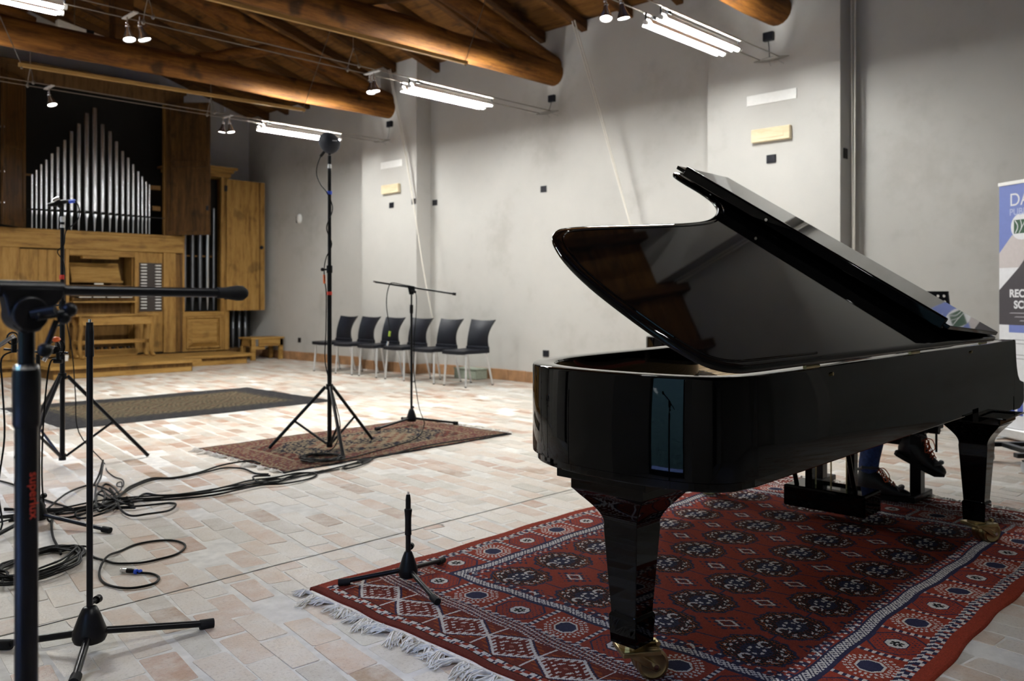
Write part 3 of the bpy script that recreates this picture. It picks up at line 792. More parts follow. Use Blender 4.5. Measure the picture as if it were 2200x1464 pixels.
for z in (1.14, 1.86): ob('pipe_brace', 6.57, 7.25, YO + .24, YO + .26, z, z + .025, OAKM, bevel=0)
ob('end_post', 7.30, 7.37, YO - .02, YO + .06, .18, 3.30)
D = ob('side_door', 7.31, 7.95, YO - .075, YO - .04, .89, 3.27, OAK, label='flat oak cupboard door folded open')
ob('door_edge', 7.985, 8.07, YO - .075, YO - .04, .89, 3.27, OAK); ob('door_strip', 7.95, 7.985, YO - .066, YO - .045, .89, 3.27, OAKM, bevel=.002)
c = MB(); c.sphere((7.99, YO - .10, 2.06), .035); c.build('knob', NAVYP, D, smooth=True)
for z in (1.1, 3.05): ob('hinge', 7.285, 7.32, YO - .085, YO - .035, z, z + .1, NAVYP, bevel=.003)
for q in range(4):
    x = 7.50 + q * .125
    c = MB(); c.lathe([(.014, .185), (.016, .25), (.034, .55), (.034, .575), (.030, .58), (.030, 1.5)], 14, Matrix.Translation((x, YO + .30, 0)), caps=False); c.build('bass_pipe', ZINC, ORG, smooth=True, angle=.9)
ob('bass_chest', 7.41, 8.0, YO + .12, YO + .5, .0, .19, OAKD)
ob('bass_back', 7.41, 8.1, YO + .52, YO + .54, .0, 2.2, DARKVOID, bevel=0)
ob('post_block', 6.56, 6.9, YO + .4, YO + .7, 3.48, 3.95, OAKD)

# ---- platforms and bench in front of the organ
def platform(label, x0, x1, y0, y1, top, groups=None):
    T = thing('organ_platform', label, 'platform', ((x0 + x1) / 2, (y0 + y1) / 2, 0))
    c = MB(); c.box(x0 + .05, x1 - .12, y0 + .06, y1, 0.001, top - .045); c.build('riser', OAKM, T, bevel=.004)
    n = max(3, round((y1 - y0) / .24)); w = (y1 - y0) / n
    for i in range(n):
        c = MB(); c.box(x0, x1, y0 + i * w + .0015, y0 + (i + 1) * w - .0015, top - .045, top); c.build('plank', OAKH, T, bevel=.003, seg=1)
    c = MB(); c.box(x0 + .05, x1 - .14, y0 + .045, y0 + .06, 0.001, .075); c.build('kick_board', OAKH, T, bevel=.003)
platform('wide low oak platform in front of the organ console', 3.84, 5.98, 12.43, YO - .09, .18)
platform('narrower set-back oak platform below the organ side cabinet', 6.0, 7.32, 13.22, YO - .1, .17)
platform('low oak platform at the left end of the organ', 2.6, 3.82, 13.3, YO + .3, .17)
T = thing('organ_bench', 'oak organ bench with curved legs in front of the console', 'bench', (5.19, 13.8, .18))
def bb(nm, *a, m_=OAKH): c = MB(); c.box(*a); c.build(nm, m_, T, bevel=.006)
bb('seat', 4.56, 5.82, 13.62, 13.98, .835, .87); bb('apron', 4.62, 5.76, 13.64, 13.67, .70, .835); bb('apron', 4.62, 5.76, 13.93, 13.96, .70, .835)
for sx in (4.62, 5.70):
    for sy in (13.66, 13.92):
        c = MB(); c.tube(spline([(sx + .02, sy, .84), (sx + .03, sy, .66), (sx + .01, sy, .45), (sx + .02, sy, .26), (sx + .05, sy, .205)], 4), .03, 8, radii=None); c.sphere((sx + .05, sy, .205), .035, sc=(1.2, 1.2, .68)); c.build('leg', OAK, T, smooth=True)
    bb('side_rail', sx + .005, sx + .04, 13.66, 13.94, .40, .46)
bb('stretcher', 4.64, 5.74, 13.78, 13.81, .40, .46)
T = thing('paper_cup', 'small white cup on the organ platform left of the bench', 'cup', (4.40, 13.55, .18))
c = MB(); c.lathe([(.026, .181), (.036, .262), (.037, .265), (.034, .264), (.024, .19), (.002, .189)], 18, Matrix.Translation((4.40, 13.55, 0)), caps=False); c.build('cup_wall', WHITE, T, smooth=True)
# ---- low step bench by the corner
T = thing('low_bench', 'low wooden step bench in the corner right of the organ', 'bench', (7.85, 13.95, 0))
bb('top', 7.50, 8.17, 13.70, 14.15, .375, .41); bb('front_board', 7.66, 8.15, 13.71, 13.74, .25, .375); bb('side_board', 7.52, 7.55, 13.72, 14.13, .25, .375)
bb('leg', 7.52, 7.60, 13.71, 13.78, 0.001, .375); bb('leg', 8.08, 8.15, 13.71, 13.78, 0.001, .375); bb('leg', 7.52, 7.60, 14.06, 14.13, 0.001, .375); bb('leg', 8.08, 8.15, 14.06, 14.13, 0.001, .375); bb('lower_rail', 7.60, 7.80, 13.74, 13.78, .19, .25)
# ================================================================== CONCERT GRAND PIANO
PN = thing('grand_piano', 'black lacquered concert grand with raised lid on the red rug', 'piano', (3.2, 1.85, .012))
BY = 1.07
OUT = [(2.05, 0.0), (1.955, .02), (1.89, .085), (1.855, .2), (1.842, .36), (1.855, .52), (1.905, .66), (1.985, .755), (2.10, .825), (2.27, .87), (2.6, .903), (2.95, .938), (3.18, .985), (3.36, 1.07), (3.49, 1.19), (3.575, 1.32), (3.63, 1.43), (3.70, 1.515), (3.82, 1.56), (4.0, 1.565)]
curve = [(p.x, p.y) for p in spline([(x, s_, 0) for x, s_ in OUT], 7)]
path = [(x, 0.0) for x in (4.60, 4.2, 3.7, 3.2, 2.7, 2.3)] + curve + [(4.2, 1.565), (4.60, 1.565)]
def offset(P, d):
    out = []
    for i, p in enumerate(P):
        a = Vector(P[max(i - 1, 0)]); b_ = Vector(P[min(i + 1, len(P) - 1)])
        t_ = (b_ - a).normalized(); n_ = Vector((t_.y, -t_.x))      # towards the inside
        out.append((p[0] + n_.x * d, p[1] + n_.y * d))
    return out
RT, RB = .94, .668
sect = [(0.0, RB), (0.0, RT - .008), (.0025, RT - .0025), (.008, RT), (.062, RT), (.068, RT - .002), (.072, RT - .008), (.072, RB)]
rings = [offset(path, d) for d, z in sect]
c = MB(); K = len(sect); vs_ = []
for i in range(len(path)):
    for k in range(K): vs_.append((rings[k][i][0], BY + rings[k][i][1], sect[k][1]))
fs = [(i * K + k, i * K + (k + 1) % K, (i + 1) * K + (k + 1) % K, (i + 1) * K + k) for i in range(len(path) - 1) for k in range(K)]
fs += [tuple(range(K)), tuple(reversed(range((len(path) - 1) * K, len(path) * K)))]
c.add(vs_, fs); c.build('rim', PIANO, PN, smooth=True, angle=.5)
def slab(name, d, z0, z1, x1, mat, bev=0, label=None):
    P = [p for p in offset(path, d) if p[0] <= x1]
    P = [(x1, P[0][1])] + P + [(x1, P[-1][1])]
    c = MB(); c.prism(P, lambda x, s_: (x, BY + s_, z0), lambda x, s_: (x, BY + s_, z1)); return c.build(name, mat, PN, bevel=bev, label=label)
slab('lower_rim', .014, .640, .667, 4.35, PIANO, .004)
slab('soundboard', .06, .72, .74, 4.30, wood('spruce', (.20, .10, .03), (.30, .16, .05), (.36, .2, .07), (1, 9, 9), 2, .4))
slab('iron_plate', .16, .765, .78, 4.05, GOLD, .006, label='gold painted iron plate')
slab('bottom_board', .10, .655, .70, 4.30, PIANOIN)
c = MB(); c.box(2.05, 4.0, 1.30, 1.33, .78, .792); c.box(2.2, 2.5, 1.45, 1.75, .78, .79); c.build('felt', FELT, PN, kind='stuff')
c = MB(); rs = random.Random(3)
for i in range(44):
    y = 1.25 + i * .026; xt = 2.15 + max(0, i - 24) * .078
    c.cyl((4.0, y, .803), (xt, y + .012 * (i % 3), .796), .0011, n=4)
c.build('strings', STEEL, PN, kind='stuff')
for q in range(5):
    c = MB(); c.lathe([(.05, .775), (.05, .788), (.062, .792), (.07, .78)], 18, Matrix.Translation((2.15 + .11 * q, 1.30 + .15 * q, 0)), caps=False); c.build('plate_ring', GOLD, PN, smooth=True)
# lid: hinged along the straight side
TH = math.radians(31.5); YH, ZH = BY - .008, .952
def LP(x, s_, e): return (x, YH + s_ * math.cos(TH) - e * math.sin(TH), ZH + s_ * math.sin(TH) + e * math.cos(TH))
LOUT = [(2.02, -.006), (1.92, -.002), (1.845, .02), (1.80, .065), (1.768, .17), (1.758, .33), (1.768, .455), (1.803, .573), (1.865, .68), (1.935, .737), (2.03, .768), (2.25, .808), (2.6, .863), (2.97, .928), (3.20, .995), (3.42, 1.105), (3.555, 1.22), (3.605, 1.33), (3.605, 1.45), (3.625, 1.535), (3.70, 1.578), (3.85, 1.592)]
lidc = [(4.19, -.006), (3.6, -.006), (3.0, -.006), (2.4, -.006)] + [(p_.x, p_.y) for p_ in spline([(x, s_, 0) for x, s_ in LOUT], 6)] + [(4.19, 1.60)]
c = MB(); N = len(lidc); ins = []
for i, p in enumerate(lidc):
    a = Vector(lidc[i - 1]); b_ = Vector(lidc[(i + 1) % N]); t_ = (b_ - a).normalized(); ins.append(Vector((t_.y, -t_.x)))
lev = [(.010, .0), (.003, .002), (0, .007), (0, .013), (.003, .019), (.010, .022), (.022, .022)]
vs_ = []
for d, e in lev: vs_ += [LP(lidc[i][0] + ins[i].x * d, lidc[i][1] + ins[i].y * d, e) for i in range(N)]
fs = [(k * N + i, k * N + (i + 1) % N, (k + 1) * N + (i + 1) % N, (k + 1) * N + i) for k in range(len(lev) - 1) for i in range(N)] + [tuple(reversed(range(N))), tuple(range((len(lev) - 1) * N, len(lev) * N))]
c.add(vs_, fs); lid = c.build('lid', PIANO, PN, smooth=True, angle=.75)
# thin raised bead just inside the lid edge, as on the photograph
bead = [LP(lidc[i][0] + ins[i].x * .030, lidc[i][1] + ins[i].y * .030, .0222) for i in range(3, N - 4)]
c = MB(); c.tube(bead, .0035, 6); c.build('edge_bead', PIANO, lid, smooth=True)
# front flap folded back on the lid
FLW, E0, E1 = .645, .0265, .060
def FP_(t_, s_, e):      # t_ from fold (0) to free edge (1)
    return LP(4.195 - FLW * t_, s_, E0 + (E1 - E0) * t_ + e)
c = MB(); c.prism([(0, .0), (1.0, .03), (1.0, 1.49), (0, 1.575)], lambda t_, s_: FP_(t_, s_, 0), lambda t_, s_: FP_(t_, s_, .018)); flap = c.build('lid_flap', PIANO, PN, bevel=.003)
# upright lip along the free edge of the flap
lip = [(.0, .0), (.028, .0), (.028, .042), (.022, .048), (.008, .049), (.0, .044)]
c = MB(); c.prism(lip, lambda d, e: LP(3.548 + d, .055, .048 + e), lambda d, e: LP(3.548 + d, 1.44, .048 + e)); c.build('flap_lip', PIANO, flap, smooth=True, angle=.35, bevel=.003)
c = MB(); c.cyl(LP(4.197, .03, .024), LP(4.197, 1.56, .024), .006); c.build('flap_hinge', BRASS, PN, smooth=True)
for s_ in (.93,):
    c = MB(); p = LP(3.5475, s_, .070); c.cyl(p, (p[0] - .005, p[1], p[2]), .007); c.build('bumper', CHROME, flap, smooth=True)
for x in (2.35, 3.2, 4.05):
    c = MB(); c.cyl((x - .045, BY - .006, .9465), (x + .045, BY - .006, .9465), .006); c.build('lid_hinge', BRASS, PN, smooth=True)
for x in (2.5, 3.9):
    c = MB(); c.cyl((x, BY - .006, .915), (x, BY + .002, .915), .006); c.build('screw', BRASS, PN, smooth=True)
c = MB(); c.cyl((4.12, 2.55, .93), LP(4.08, 1.36, .0), .012); c.build('lid_prop', PIANO, PN, smooth=True)
# keyboard end
arm = [(4.598, .60), (4.598, .94), (4.61, .94), (4.621, .934), (4.627, .90), (4.632, .86), (4.645, .81), (4.667, .765), (4.70, .738), (4.74, .729), (4.772, .724), (4.784, .712), (4.784, .632), (4.772, .622), (4.70, .60)]
for y0, y1 in ((BY, BY + .10), (2.535, 2.635)):
    c = MB(); c.prism(arm, lambda x, z: (x, y0, z), lambda x, z: (x, y1, z)); c.build('arm', PIANO, PN, smooth=True, angle=.4)
c = MB(); c.box(4.02, 4.70, BY + .02, 2.615, .60, .665); c.build('key_bed', PIANO, PN, bevel=.005)
c = MB(); c.box(4.02, 4.60, BY + .002, BY + .07, .604, .668); c.build('key_bed_side', PIANO, PN)
c = MB(); c.box(4.02, 4.60, 2.565, 2.633, .604, .668); c.build('key_bed_side', PIANO, PN)
c = MB(); c.box(4.72, 4.75, BY + .10, 2.535, .62, .70); c.build('key_slip', PIANO, PN, bevel=.006)
c = MB(); c.box(4.42, 4.46, BY + .10, 2.535, .70, .92); c.build('fallboard', PIANO, PN, bevel=.008)
c = MB(); c.box(4.47, 4.715, BY + .20, 2.435, .70, .722); c.build('white_keys', WHITE, PN, bevel=.003)
c = MB()
for i in range(52):
    if i % 7 in (0, 1, 3, 4, 5): c.box(4.47, 4.62, 1.285 + i * .0235, 1.296 + i * .0235, .722, .734)
c.build('black_keys', PIANO, PN, kind='stuff')
# legs with brass casters
def sq(mb_, cx, cy, levels):
    vs_ = []
    for a, z in levels: vs_ += [(cx - a, cy - a, z), (cx + a, cy - a, z), (cx + a, cy + a, z), (cx - a, cy + a, z)]
    n = len(levels)
    fs = [(k * 4 + i, k * 4 + (i + 1) % 4, (k + 1) * 4 + (i + 1) % 4, (k + 1) * 4 + i) for k in range(n - 1) for i in range(4)] + [(3, 2, 1, 0), tuple(range(4 * n - 4, 4 * n))]
    mb_.add(vs_, fs)
def leg(x, y, ang, top=.642):
    c = MB()
    flare = [(.127 - .067 * math.sin(t_ * math.pi / 2) ** .8, .575 - .105 * t_ ** .75) for t_ in [i / 10 for i in range(11)]]
    sq(c, x, y, [(.160, top), (.160, .612), (.130, .610), (.130, .577)] + flare + [(.061, .46), (.0445, .205), (.048, .200), (.050, .195), (.046, .115)])
    o = c.build('leg', PIANO, PN, smooth=True, angle=.35, bevel=.002)
    ux, uy = math.cos(ang), math.sin(ang); nx, ny = -uy, ux
    def W(a, b_, z): return (x + ux * a + nx * b_, y + uy * a + ny * b_, z)
    c = MB(); c.cyl((x, y, .10), (x, y, .118), .040, n=18); c.prism([(-.045, -.052), (.075, -.052), (.075, .052), (-.045, .052)], lambda a, b_: W(a, b_, .086), lambda a, b_: W(a, b_, .102)); c.build('caster_plate', BRASS, o, bevel=.003)
    for sgn in (-1, 1):
        c = MB(); c.prism([(-.045, .10), (.0, .10), (.07, .055), (.075, .045), (.06, .038), (.045, .045), (-.02, .085)], lambda a, z: W(a, sgn * .052, z), lambda a, z: W(a, sgn * .040, z)); c.build('caster_fork', BRASS, o, bevel=.002)
        c = MB(); R_ = Matrix.Translation(W(.055, sgn * .019, .056)) @ Matrix.Diagonal((1.1, 1.1, 1.1, 1)) @ Matrix.Rotation(ang, 4, 'Z') @ Matrix.Rotation(math.pi / 2, 4, 'X')
        c.lathe([(.012, -.017), (.030, -.015), (.036, -.018), (.043, -.016), (.044, -.006), (.040, 0), (.044, .006), (.043, .016), (.036, .018), (.030, .015), (.012, .017)], 24, R_); c.build('caster_wheel', BRASS, o, smooth=True)
    c = MB(); c.cyl(W(.055, -.06, .056), W(.055, .06, .056), .008); c.build('axle', CHROME, o, smooth=True)
    c = MB(); c.cyl(W(.03, .0, .107), W(.085, .0, .107), .006); c.cyl(W(.078, -.016, .107), W(.078, .016, .107), .007); c.build('brake_screw', BRASS, o, smooth=True)
leg(2.06, 1.49, math.radians(-35)); leg(4.30, 1.155, math.radians(-30), .605); leg(4.30, 2.50, math.radians(120), .605)
# pedal lyre
for y in (1.70, 1.92):
    c = MB(); c.box(4.20, 4.25, y - .018, y + .018, .17, .605); c.build('lyre_post', PIANO, PN, bevel=.004)
c = MB(); c.box(4.12, 4.34, 1.60, 2.02, .065, .175); lyre = c.build('pedal_box', PIANO, PN, bevel=.012)
for y in (1.66, 1.96):
    c = MB(); c.cyl((3.98, y, .61), (4.16, y, .16), .012); c.build('lyre_brace', PIANO, PN, smooth=True)
for y in (1.73, 1.81, 1.89):
    c = MB(); c.tube(spline([(4.30, y, .10), (4.40, y, .095), (4.48, y, .075), (4.53, y, .07)], 4), .011, 8, radii=None); c.sphere((4.51, y, .073), .024, sc=(1.7, 1, .5)); c.build('pedal', BRASS, lyre, smooth=True)
    c = MB(); c.cyl((4.225, y, .17), (4.225, y, .60), .004, n=6); c.build('pedal_rod', BRASS, PN, smooth=True)
# ================================================================== RUGS (woven pattern as knots of a fine mesh)
PAL = {'red': (.25, .038, .020), 'dred': (.125, .020, .013), 'navy': (.024, .024, .060), 'cream': (.60, .57, .54), 'oran': (.25, .055, .012), 'black': (.009, .009, .011), 'rose': (.30, .13, .10)}
def rug_mesh(name, x0, x1, y0, y1, step, colors, z=0.012, mat=None, parent=None, seed=1, rot=None, wave=.0025):
    nx, ny = int(round((x1 - x0) / step)), int(round((y1 - y0) / step))
    rng = np.random.default_rng(seed)
    xs = np.linspace(x0, x1, nx + 1); ys = np.linspace(y0, y1, ny + 1)
    X, Y = np.meshgrid(xs, ys, indexing='ij')
    cx = (X[:-1, :-1] + X[1:, 1:]) / 2; cyy = (Y[:-1, :-1] + Y[1:, 1:]) / 2
    C = colors(cx, cyy, rng)
    Z = z + wave * (np.sin(X * 5.1 + 1) * np.sin(Y * 4.3)) + rng.uniform(-.0007, .0007, X.shape)
    e = np.minimum(np.minimum(X - x0, x1 - X), np.minimum(Y - y0, y1 - Y)); Z = np.where(e < step * .5, 0.001, Z)
    jx = .006 * np.sin(Y * 9 + 2) + .004 * np.sin(Y * 23); jy = .008 * np.sin(X * 4 + 1) + .004 * np.sin(X * 17)
    Xw, Yw = X + jx, Y + jy
    if rot is not None:
        ca, sa = math.cos(rot), math.sin(rot); mx, my = (x0 + x1) / 2, (y0 + y1) / 2
        Xw, Yw = mx + (Xw - mx) * ca - (Yw - my) * sa, my + (Xw - mx) * sa + (Yw - my) * ca
    co = np.stack([Xw, Yw, Z], -1).reshape(-1, 3)
    idx = np.arange((nx + 1) * (ny + 1)).reshape(nx + 1, ny + 1)
    quads = np.stack([idx[:-1, :-1], idx[1:, :-1], idx[1:, 1:], idx[:-1, 1:]], -1).reshape(-1, 4)
    off = np.array(parent.location) if parent is not None else np.zeros(3)
    me = bpy.data.meshes.new(name)
    me.vertices.add(len(co)); me.vertices.foreach_set('co', (co - off).astype(np.float32).ravel())
    me.loops.add(quads.size); me.loops.foreach_set('vertex_index', quads.astype(np.int32).ravel())
    me.polygons.add(len(quads)); me.polygons.foreach_set('loop_start', np.arange(0, quads.size, 4, dtype=np.int32)); me.polygons.foreach_set('loop_total', np.full(len(quads), 4, np.int32))
    ca_ = me.color_attributes.new('weave', 'FLOAT_COLOR', 'CORNER')
    cc = np.ones((len(quads), 4, 4), np.float32); cc[:, :, :3] = C.reshape(-1, 1, 3)
    ca_.data.foreach_set('color', cc.ravel())
    me.materials.append(mat); me.update(); me.validate()
    o = bpy.data.objects.new(name, me); COL.objects.link(o)
    if parent is not None: o.parent = parent
    return o
def paint(C, mask, name): C[mask] = PAL[name]
def gul(C, u, v, a, b_, M_, rng_h):
    """octagonal medallion of half size a x b_ around u=v=0"""
    U, V = np.abs(u) / a, np.abs(v) / b_
    o = np.maximum(np.maximum(U, V), (U + V) / 1.42); an = np.arctan2(v / b_, u / a)
    wob = o + .03 * np.sin(an * 16)
    paint(C, M_ & (wob < 1.0), 'navy'); paint(C, M_ & (wob < .92), 'oran'); spk = np.sin(u * 310 + v * 120) * np.sin(v * 290 - u * 90)
    paint(C, M_ & (wob < .92) & (spk > -.15), 'black')
    paint(C, M_ & (o < .74), 'black'); paint(C, M_ & (o < .74) & (spk > .35), 'dred'); paint(C, M_ & (o < .42), 'navy'); paint(C, M_ & (o < .42) & (spk > .3), 'black')
    fl = (np.sin(an * 14 + np.sin(o * 30)) > .25) & (np.abs(np.sin(an)) > .45)
    paint(C, M_ & (o > .58) & (o < .80) & fl & (np.sin(o * 55 + an * 5) > -.35), 'cream')
    hk = (np.abs(np.hypot((np.abs(u) / a - .52), v / b_) - .16) < .045) & (np.sin(an * 9) > -.5)
    paint(C, M_ & hk, 'cream')
    paint(C, M_ & (o < .26) & (o > .17) & (np.sin(an * 6) > -.2), 'cream')
RX0, RX1, RY0, RY1 = 1.80, 5.06, .835, 2.845
def rug_red(x, y, rng):
    C = np.empty(x.shape + (3,)); C[:] = PAL['red']
    ex = np.minimum(x - RX0, RX1 - x); ey = np.minimum(y - RY0, RY1 - y)
    ELEM = .27                                        # end panels
    # edges
    paint(C, (ex < .035) | (ey < .05), 'dred'); paint(C, (ey < .05) & (ex > .035), 'red')
    # end panels: diamond lattice with combs
    M_ = (ex > .035) & (ex < ELEM) & (ey > .05)
    paint(C, M_, 'dred')
    chain = (((x * 55).astype(int) + (y * 42).astype(int)) % 3)
    g = M_ & (ex < .078); paint(C, g, 'cream'); paint(C, g & (chain == 0), 'red'); paint(C, g & (chain == 1) & (((y * 120).astype(int)) % 2 == 0), 'navy'); paint(C, g & ((ex < .041) | (ex > .072)), 'black')
    p = .235; u = (ex - .165); v = ((y - RY0) / p) % 1.0 - .5
    d = np.abs(u) / .082 + np.abs(v) / .5
    Z_ = M_ & (ex > .082) & (ex < .250)
    paint(C, Z_, 'dred'); paint(C, Z_ & (np.abs(d - 1) < .07), 'cream'); paint(C, Z_ & (np.abs(d - 1.14) < .05), 'navy')
    comb = (np.abs(d - .84) < .1) & (np.sin(y * 330) > .1); paint(C, Z_ & comb, 'cream')
    comb = (np.abs(d - 1.32) < .12) & (np.sin(ex * 330) > .1); paint(C, Z_ & comb, 'oran')
    paint(C, Z_ & (d < .55) & (d > .36) & (np.sin(y * 260 + ex * 80) > .25), 'cream'); paint(C, Z_ & (d < .1), 'rose')
    paint(C, Z_ & (np.abs(v) > .485), 'cream')
    # outer side guard
    S_ = (ey > .05) & (ey < .08) & (ex > .035)
    paint(C, S_, 'navy'); paint(C, S_ & (((x * 45).astype(int) + (y * 60).astype(int)) % 2 == 0), 'cream'); paint(C, S_ & (((x * 90).astype(int)) % 5 == 0), 'red')
    # end guard: speckled band
    G_ = (ex > .250) & (ex < .315) & (ey > .08)
    sp = np.sin(x * 260 + y * 190) * np.sin(y * 230 - x * 70)
    paint(C, G_, 'dred'); paint(C, G_ & (sp > .1), 'rose'); paint(C, G_ & (sp > .35), 'cream'); paint(C, G_ & (sp < -.45), 'navy')
    # main border of square panels
    ein = np.minimum(ex - .315, ey - .08); B_ = (ein > 0) & (ein < .185)
    paint(C, B_, 'red')
    along_x = (ey - .08) < (ex - .315)
    px_, py_ = .225, .222
    t_ = np.where(along_x, (x - RX0 - .315 - .185) / px_, (y - RY0 - .08 - .185) / py_)
    k = np.floor(t_); u = (t_ - k - .5) * .225; w = ein - .0925
    o = np.maximum(np.maximum(np.abs(u), np.abs(w) * 1.05), (np.abs(u) + np.abs(w)) / 1.38)
    star = (k.astype(int) % 2 == 0)
    A_ = B_ & star; paint(C, A_ & (o < .092) & (o > .084), 'navy'); paint(C, A_ & (o < .05) & (rng.random(x.shape) < .0), 'navy')
    paint(C, A_ & (o < .080) & (o > .045) & (np.sin(x * 300) * np.sin(y * 300) > .55), 'navy')
    paint(C, A_ & (o < .040), 'navy'); paint(C, A_ & (o < .035), 'cream')
    an = np.arctan2(w, u); rad = np.hypot(u, w); paint(C, A_ & (rad < .011 + .012 * np.abs(np.cos(3 * an))), 'black'); paint(C, A_ & (rad < .005), 'cream')
    N_ = B_ & ~star
    paint(C, N_ & (o < .066) & (o > .054) & (np.sin(an * 24) > .05), 'cream'); paint(C, N_ & (o < .084) & (o > .072) & (np.sin(an * 26 + 1.5) > .15), 'cream')
    paint(C, N_ & (o < .046), 'cream'); paint(C, N_ & (o < .039), 'navy')
    sep = B_ & (np.abs(u) > .103); paint(C, sep, 'navy'); paint(C, sep & (np.sin(w * 260) > .2), 'cream')
    paint(C, B_ & ((ein < .010) | (ein > .177)), 'navy'); paint(C, B_ & (ein < .016) & (np.sin((x + y) * 180) > .3), 'cream')
    # inner guard
    I_ = (ein > .185) & (ein < .235)
    paint(C, I_, 'navy'); sp = np.sin(x * 300) * np.sin(y * 310) + .5 * np.sin((x - y) * 420)
    paint(C, I_ & (ein > .192) & (ein < .228) & (sp > -.15), 'cream')
    # field of medallions
    F_ = ein > .235
    fy0, fy1 = RY0 + .08 + .235, RY1 - .08 - .235; fx0, fx1 = RX0 + .315 + .235, RX1 - .315 - .235
    py = (fy1 - fy0) / 4; px = (fx1 - fx0) / 8
    gx = (x - fx0) / px; gy = (y - fy0) / py
    paint(C, F_, 'red')
    paint(C, F_ & ((np.abs(gx - np.floor(gx) - .5) < .012) | (np.abs(gy - np.floor(gy) - .5) < .010)), 'navy')
    u = (gx - np.floor(gx) - .5) * px; v = (gy - np.floor(gy) - .5) * py
    gul(C, u, v, px * .43, py * .36, F_, rng)
    u2 = (gx - np.round(gx)) * px; v2 = (gy - np.round(gy)) * py; r2 = np.abs(u2) / .055 + np.abs(v2) / .075
    paint(C, F_ & (r2 < 1.25) & (np.sin(u2 * 160) * np.sin(v2 * 140) > .1), 'navy'); paint(C, F_ & (r2 < .62) & (r2 > .42), 'cream'); paint(C, F_ & (r2 < .42), 'dred'); paint(C, F_ & (r2 < .14), 'navy')
    paint(C, F_ & (ein < .275) & (np.sin(x * 95) * np.sin(y * 90) > .1), 'navy'); paint(C, F_ & (ein < .27) & (ein > .245) & (np.sin(x * 190) * np.sin(y * 185) > .5), 'cream')
    return C * rng.uniform(.8, 1.12, x.shape)[..., None]
RUGM = colattr('woven_wool')
def fringe(T, x, y0, y1, sgn, ln, n, z=.004, seed=5, name='fringe'):
    rr = random.Random(seed); c = MB(); y = y0; tufts = max(4, n // 15)
    for t_ in range(tufts):
        yc = y0 + (y1 - y0) * (t_ + .2 + .6 * rr.random()) / tufts; L0 = ln * (.5 + .8 * rr.random()); dy0 = (rr.random() - .5) * ln * 1.5; w = (y1 - y0) / tufts
        for i in range(15):
            ya = yc + (rr.random() - .5) * w * 1.3; L = L0 * (.6 + .55 * rr.random()); dy = dy0 + (rr.random() - .5) * ln * .55
            yb = ya + (yc - ya) * .55
            pts = [(x - sgn * .004, ya, z), (x + sgn * L * .35, yb + dy * .25, z + .004 + .012 * rr.random()), (x + sgn * L * .7, yb + dy * .65 + (rr.random() - .5) * .012, z + .002 + .010 * rr.random()), (x + sgn * L, yb + dy + (rr.random() - .5) * .02, z - .001)]
            c.tube(pts, .0021, 4, radii=[.0030, .0027, .0023, .0014])
    return c.build(name, FRINGE, T, kind='stuff', smooth=True, fixn=False)
T = thing('rug', 'large red patterned rug with octagon medallions under the piano', 'rug', (3.4, 1.85, 0))
rug_mesh('pile', RX0, RX1, RY0, RY1, .004, rug_red, .011, RUGM, T)
c = MB(); c.box(RX0 - .018, RX0 + .004, RY0, RY1 - .02, .001, .006); c.build('selvedge', FRINGE, T)
fringe(T, RX0 - .015, RY0, RY1, -1, .085, 900); fringe(T, RX1, RY0, RY1, 1, .07, 420, seed=9)

def rug_mid(x, y, rng):
    x0, x1, y0, y1 = M0
    C = np.empty(x.shape + (3,)); C[:] = (.10, .027, .017)
    ex = np.minimum(x - x0, x1 - x); ey = np.minimum(y - y0, y1 - y); e = np.minimum(ex, ey)
    n1 = np.sin(x * 95 + np.sin(y * 40) * 2) * np.sin(y * 88 + np.sin(x * 37) * 2); n2 = np.sin(x * 55 + 1) * np.sin(y * 60 + 2)
    sand, blu, red2 = (.20, .155, .10), (.008, .008, .016), (.115, .028, .017)
    C[n2 > .35] = sand; C[n1 < -.45] = blu
    b_ = (e > .05) & (e < .25); C[b_] = red2; C[b_ & (n1 > .25)] = sand; C[b_ & (n1 < -.35)] = (.10, .05, .05)
    C[(e > .25) & (e < .275)] = sand; C[(e > .05) & (e < .065)] = sand
    u = (x - (x0 + x1) / 2) / .74; v = (y - (y0 + y1) / 2) / .40; o = np.hypot(u, v) + .06 * np.sin(np.arctan2(v, u) * 8)
    f = e > .275
    C[f & (o < 1) & (n1 > -.1)] = blu; C[f & (o < 1) & (n1 < -.1)] = sand; C[f & (o < .62)] = sand; C[f & (o < .62) & (n2 > .3)] = red2; C[f & (o < .3)] = blu; C[f & (o < .3) & (n1 > .1)] = sand
    C[e < .018] = (.012, .012, .014)
    return C * rng.uniform(.75, 1.15, x.shape)[..., None]
M0 = (2.88, 5.02, 4.84, 6.08)
T = thing('rug', 'middle-sized faded red and navy rug under the tall microphone stand', 'rug', (3.95, 5.45, 0))
rug_mesh('pile', *M0, .008, rug_mid, .009, RUGM, T, 4)
fringe(T, M0[0], M0[2], M0[3], -1, .07, 240, seed=15); fringe(T, M0[1], M0[2], M0[3], 1, .06, 160, seed=19)
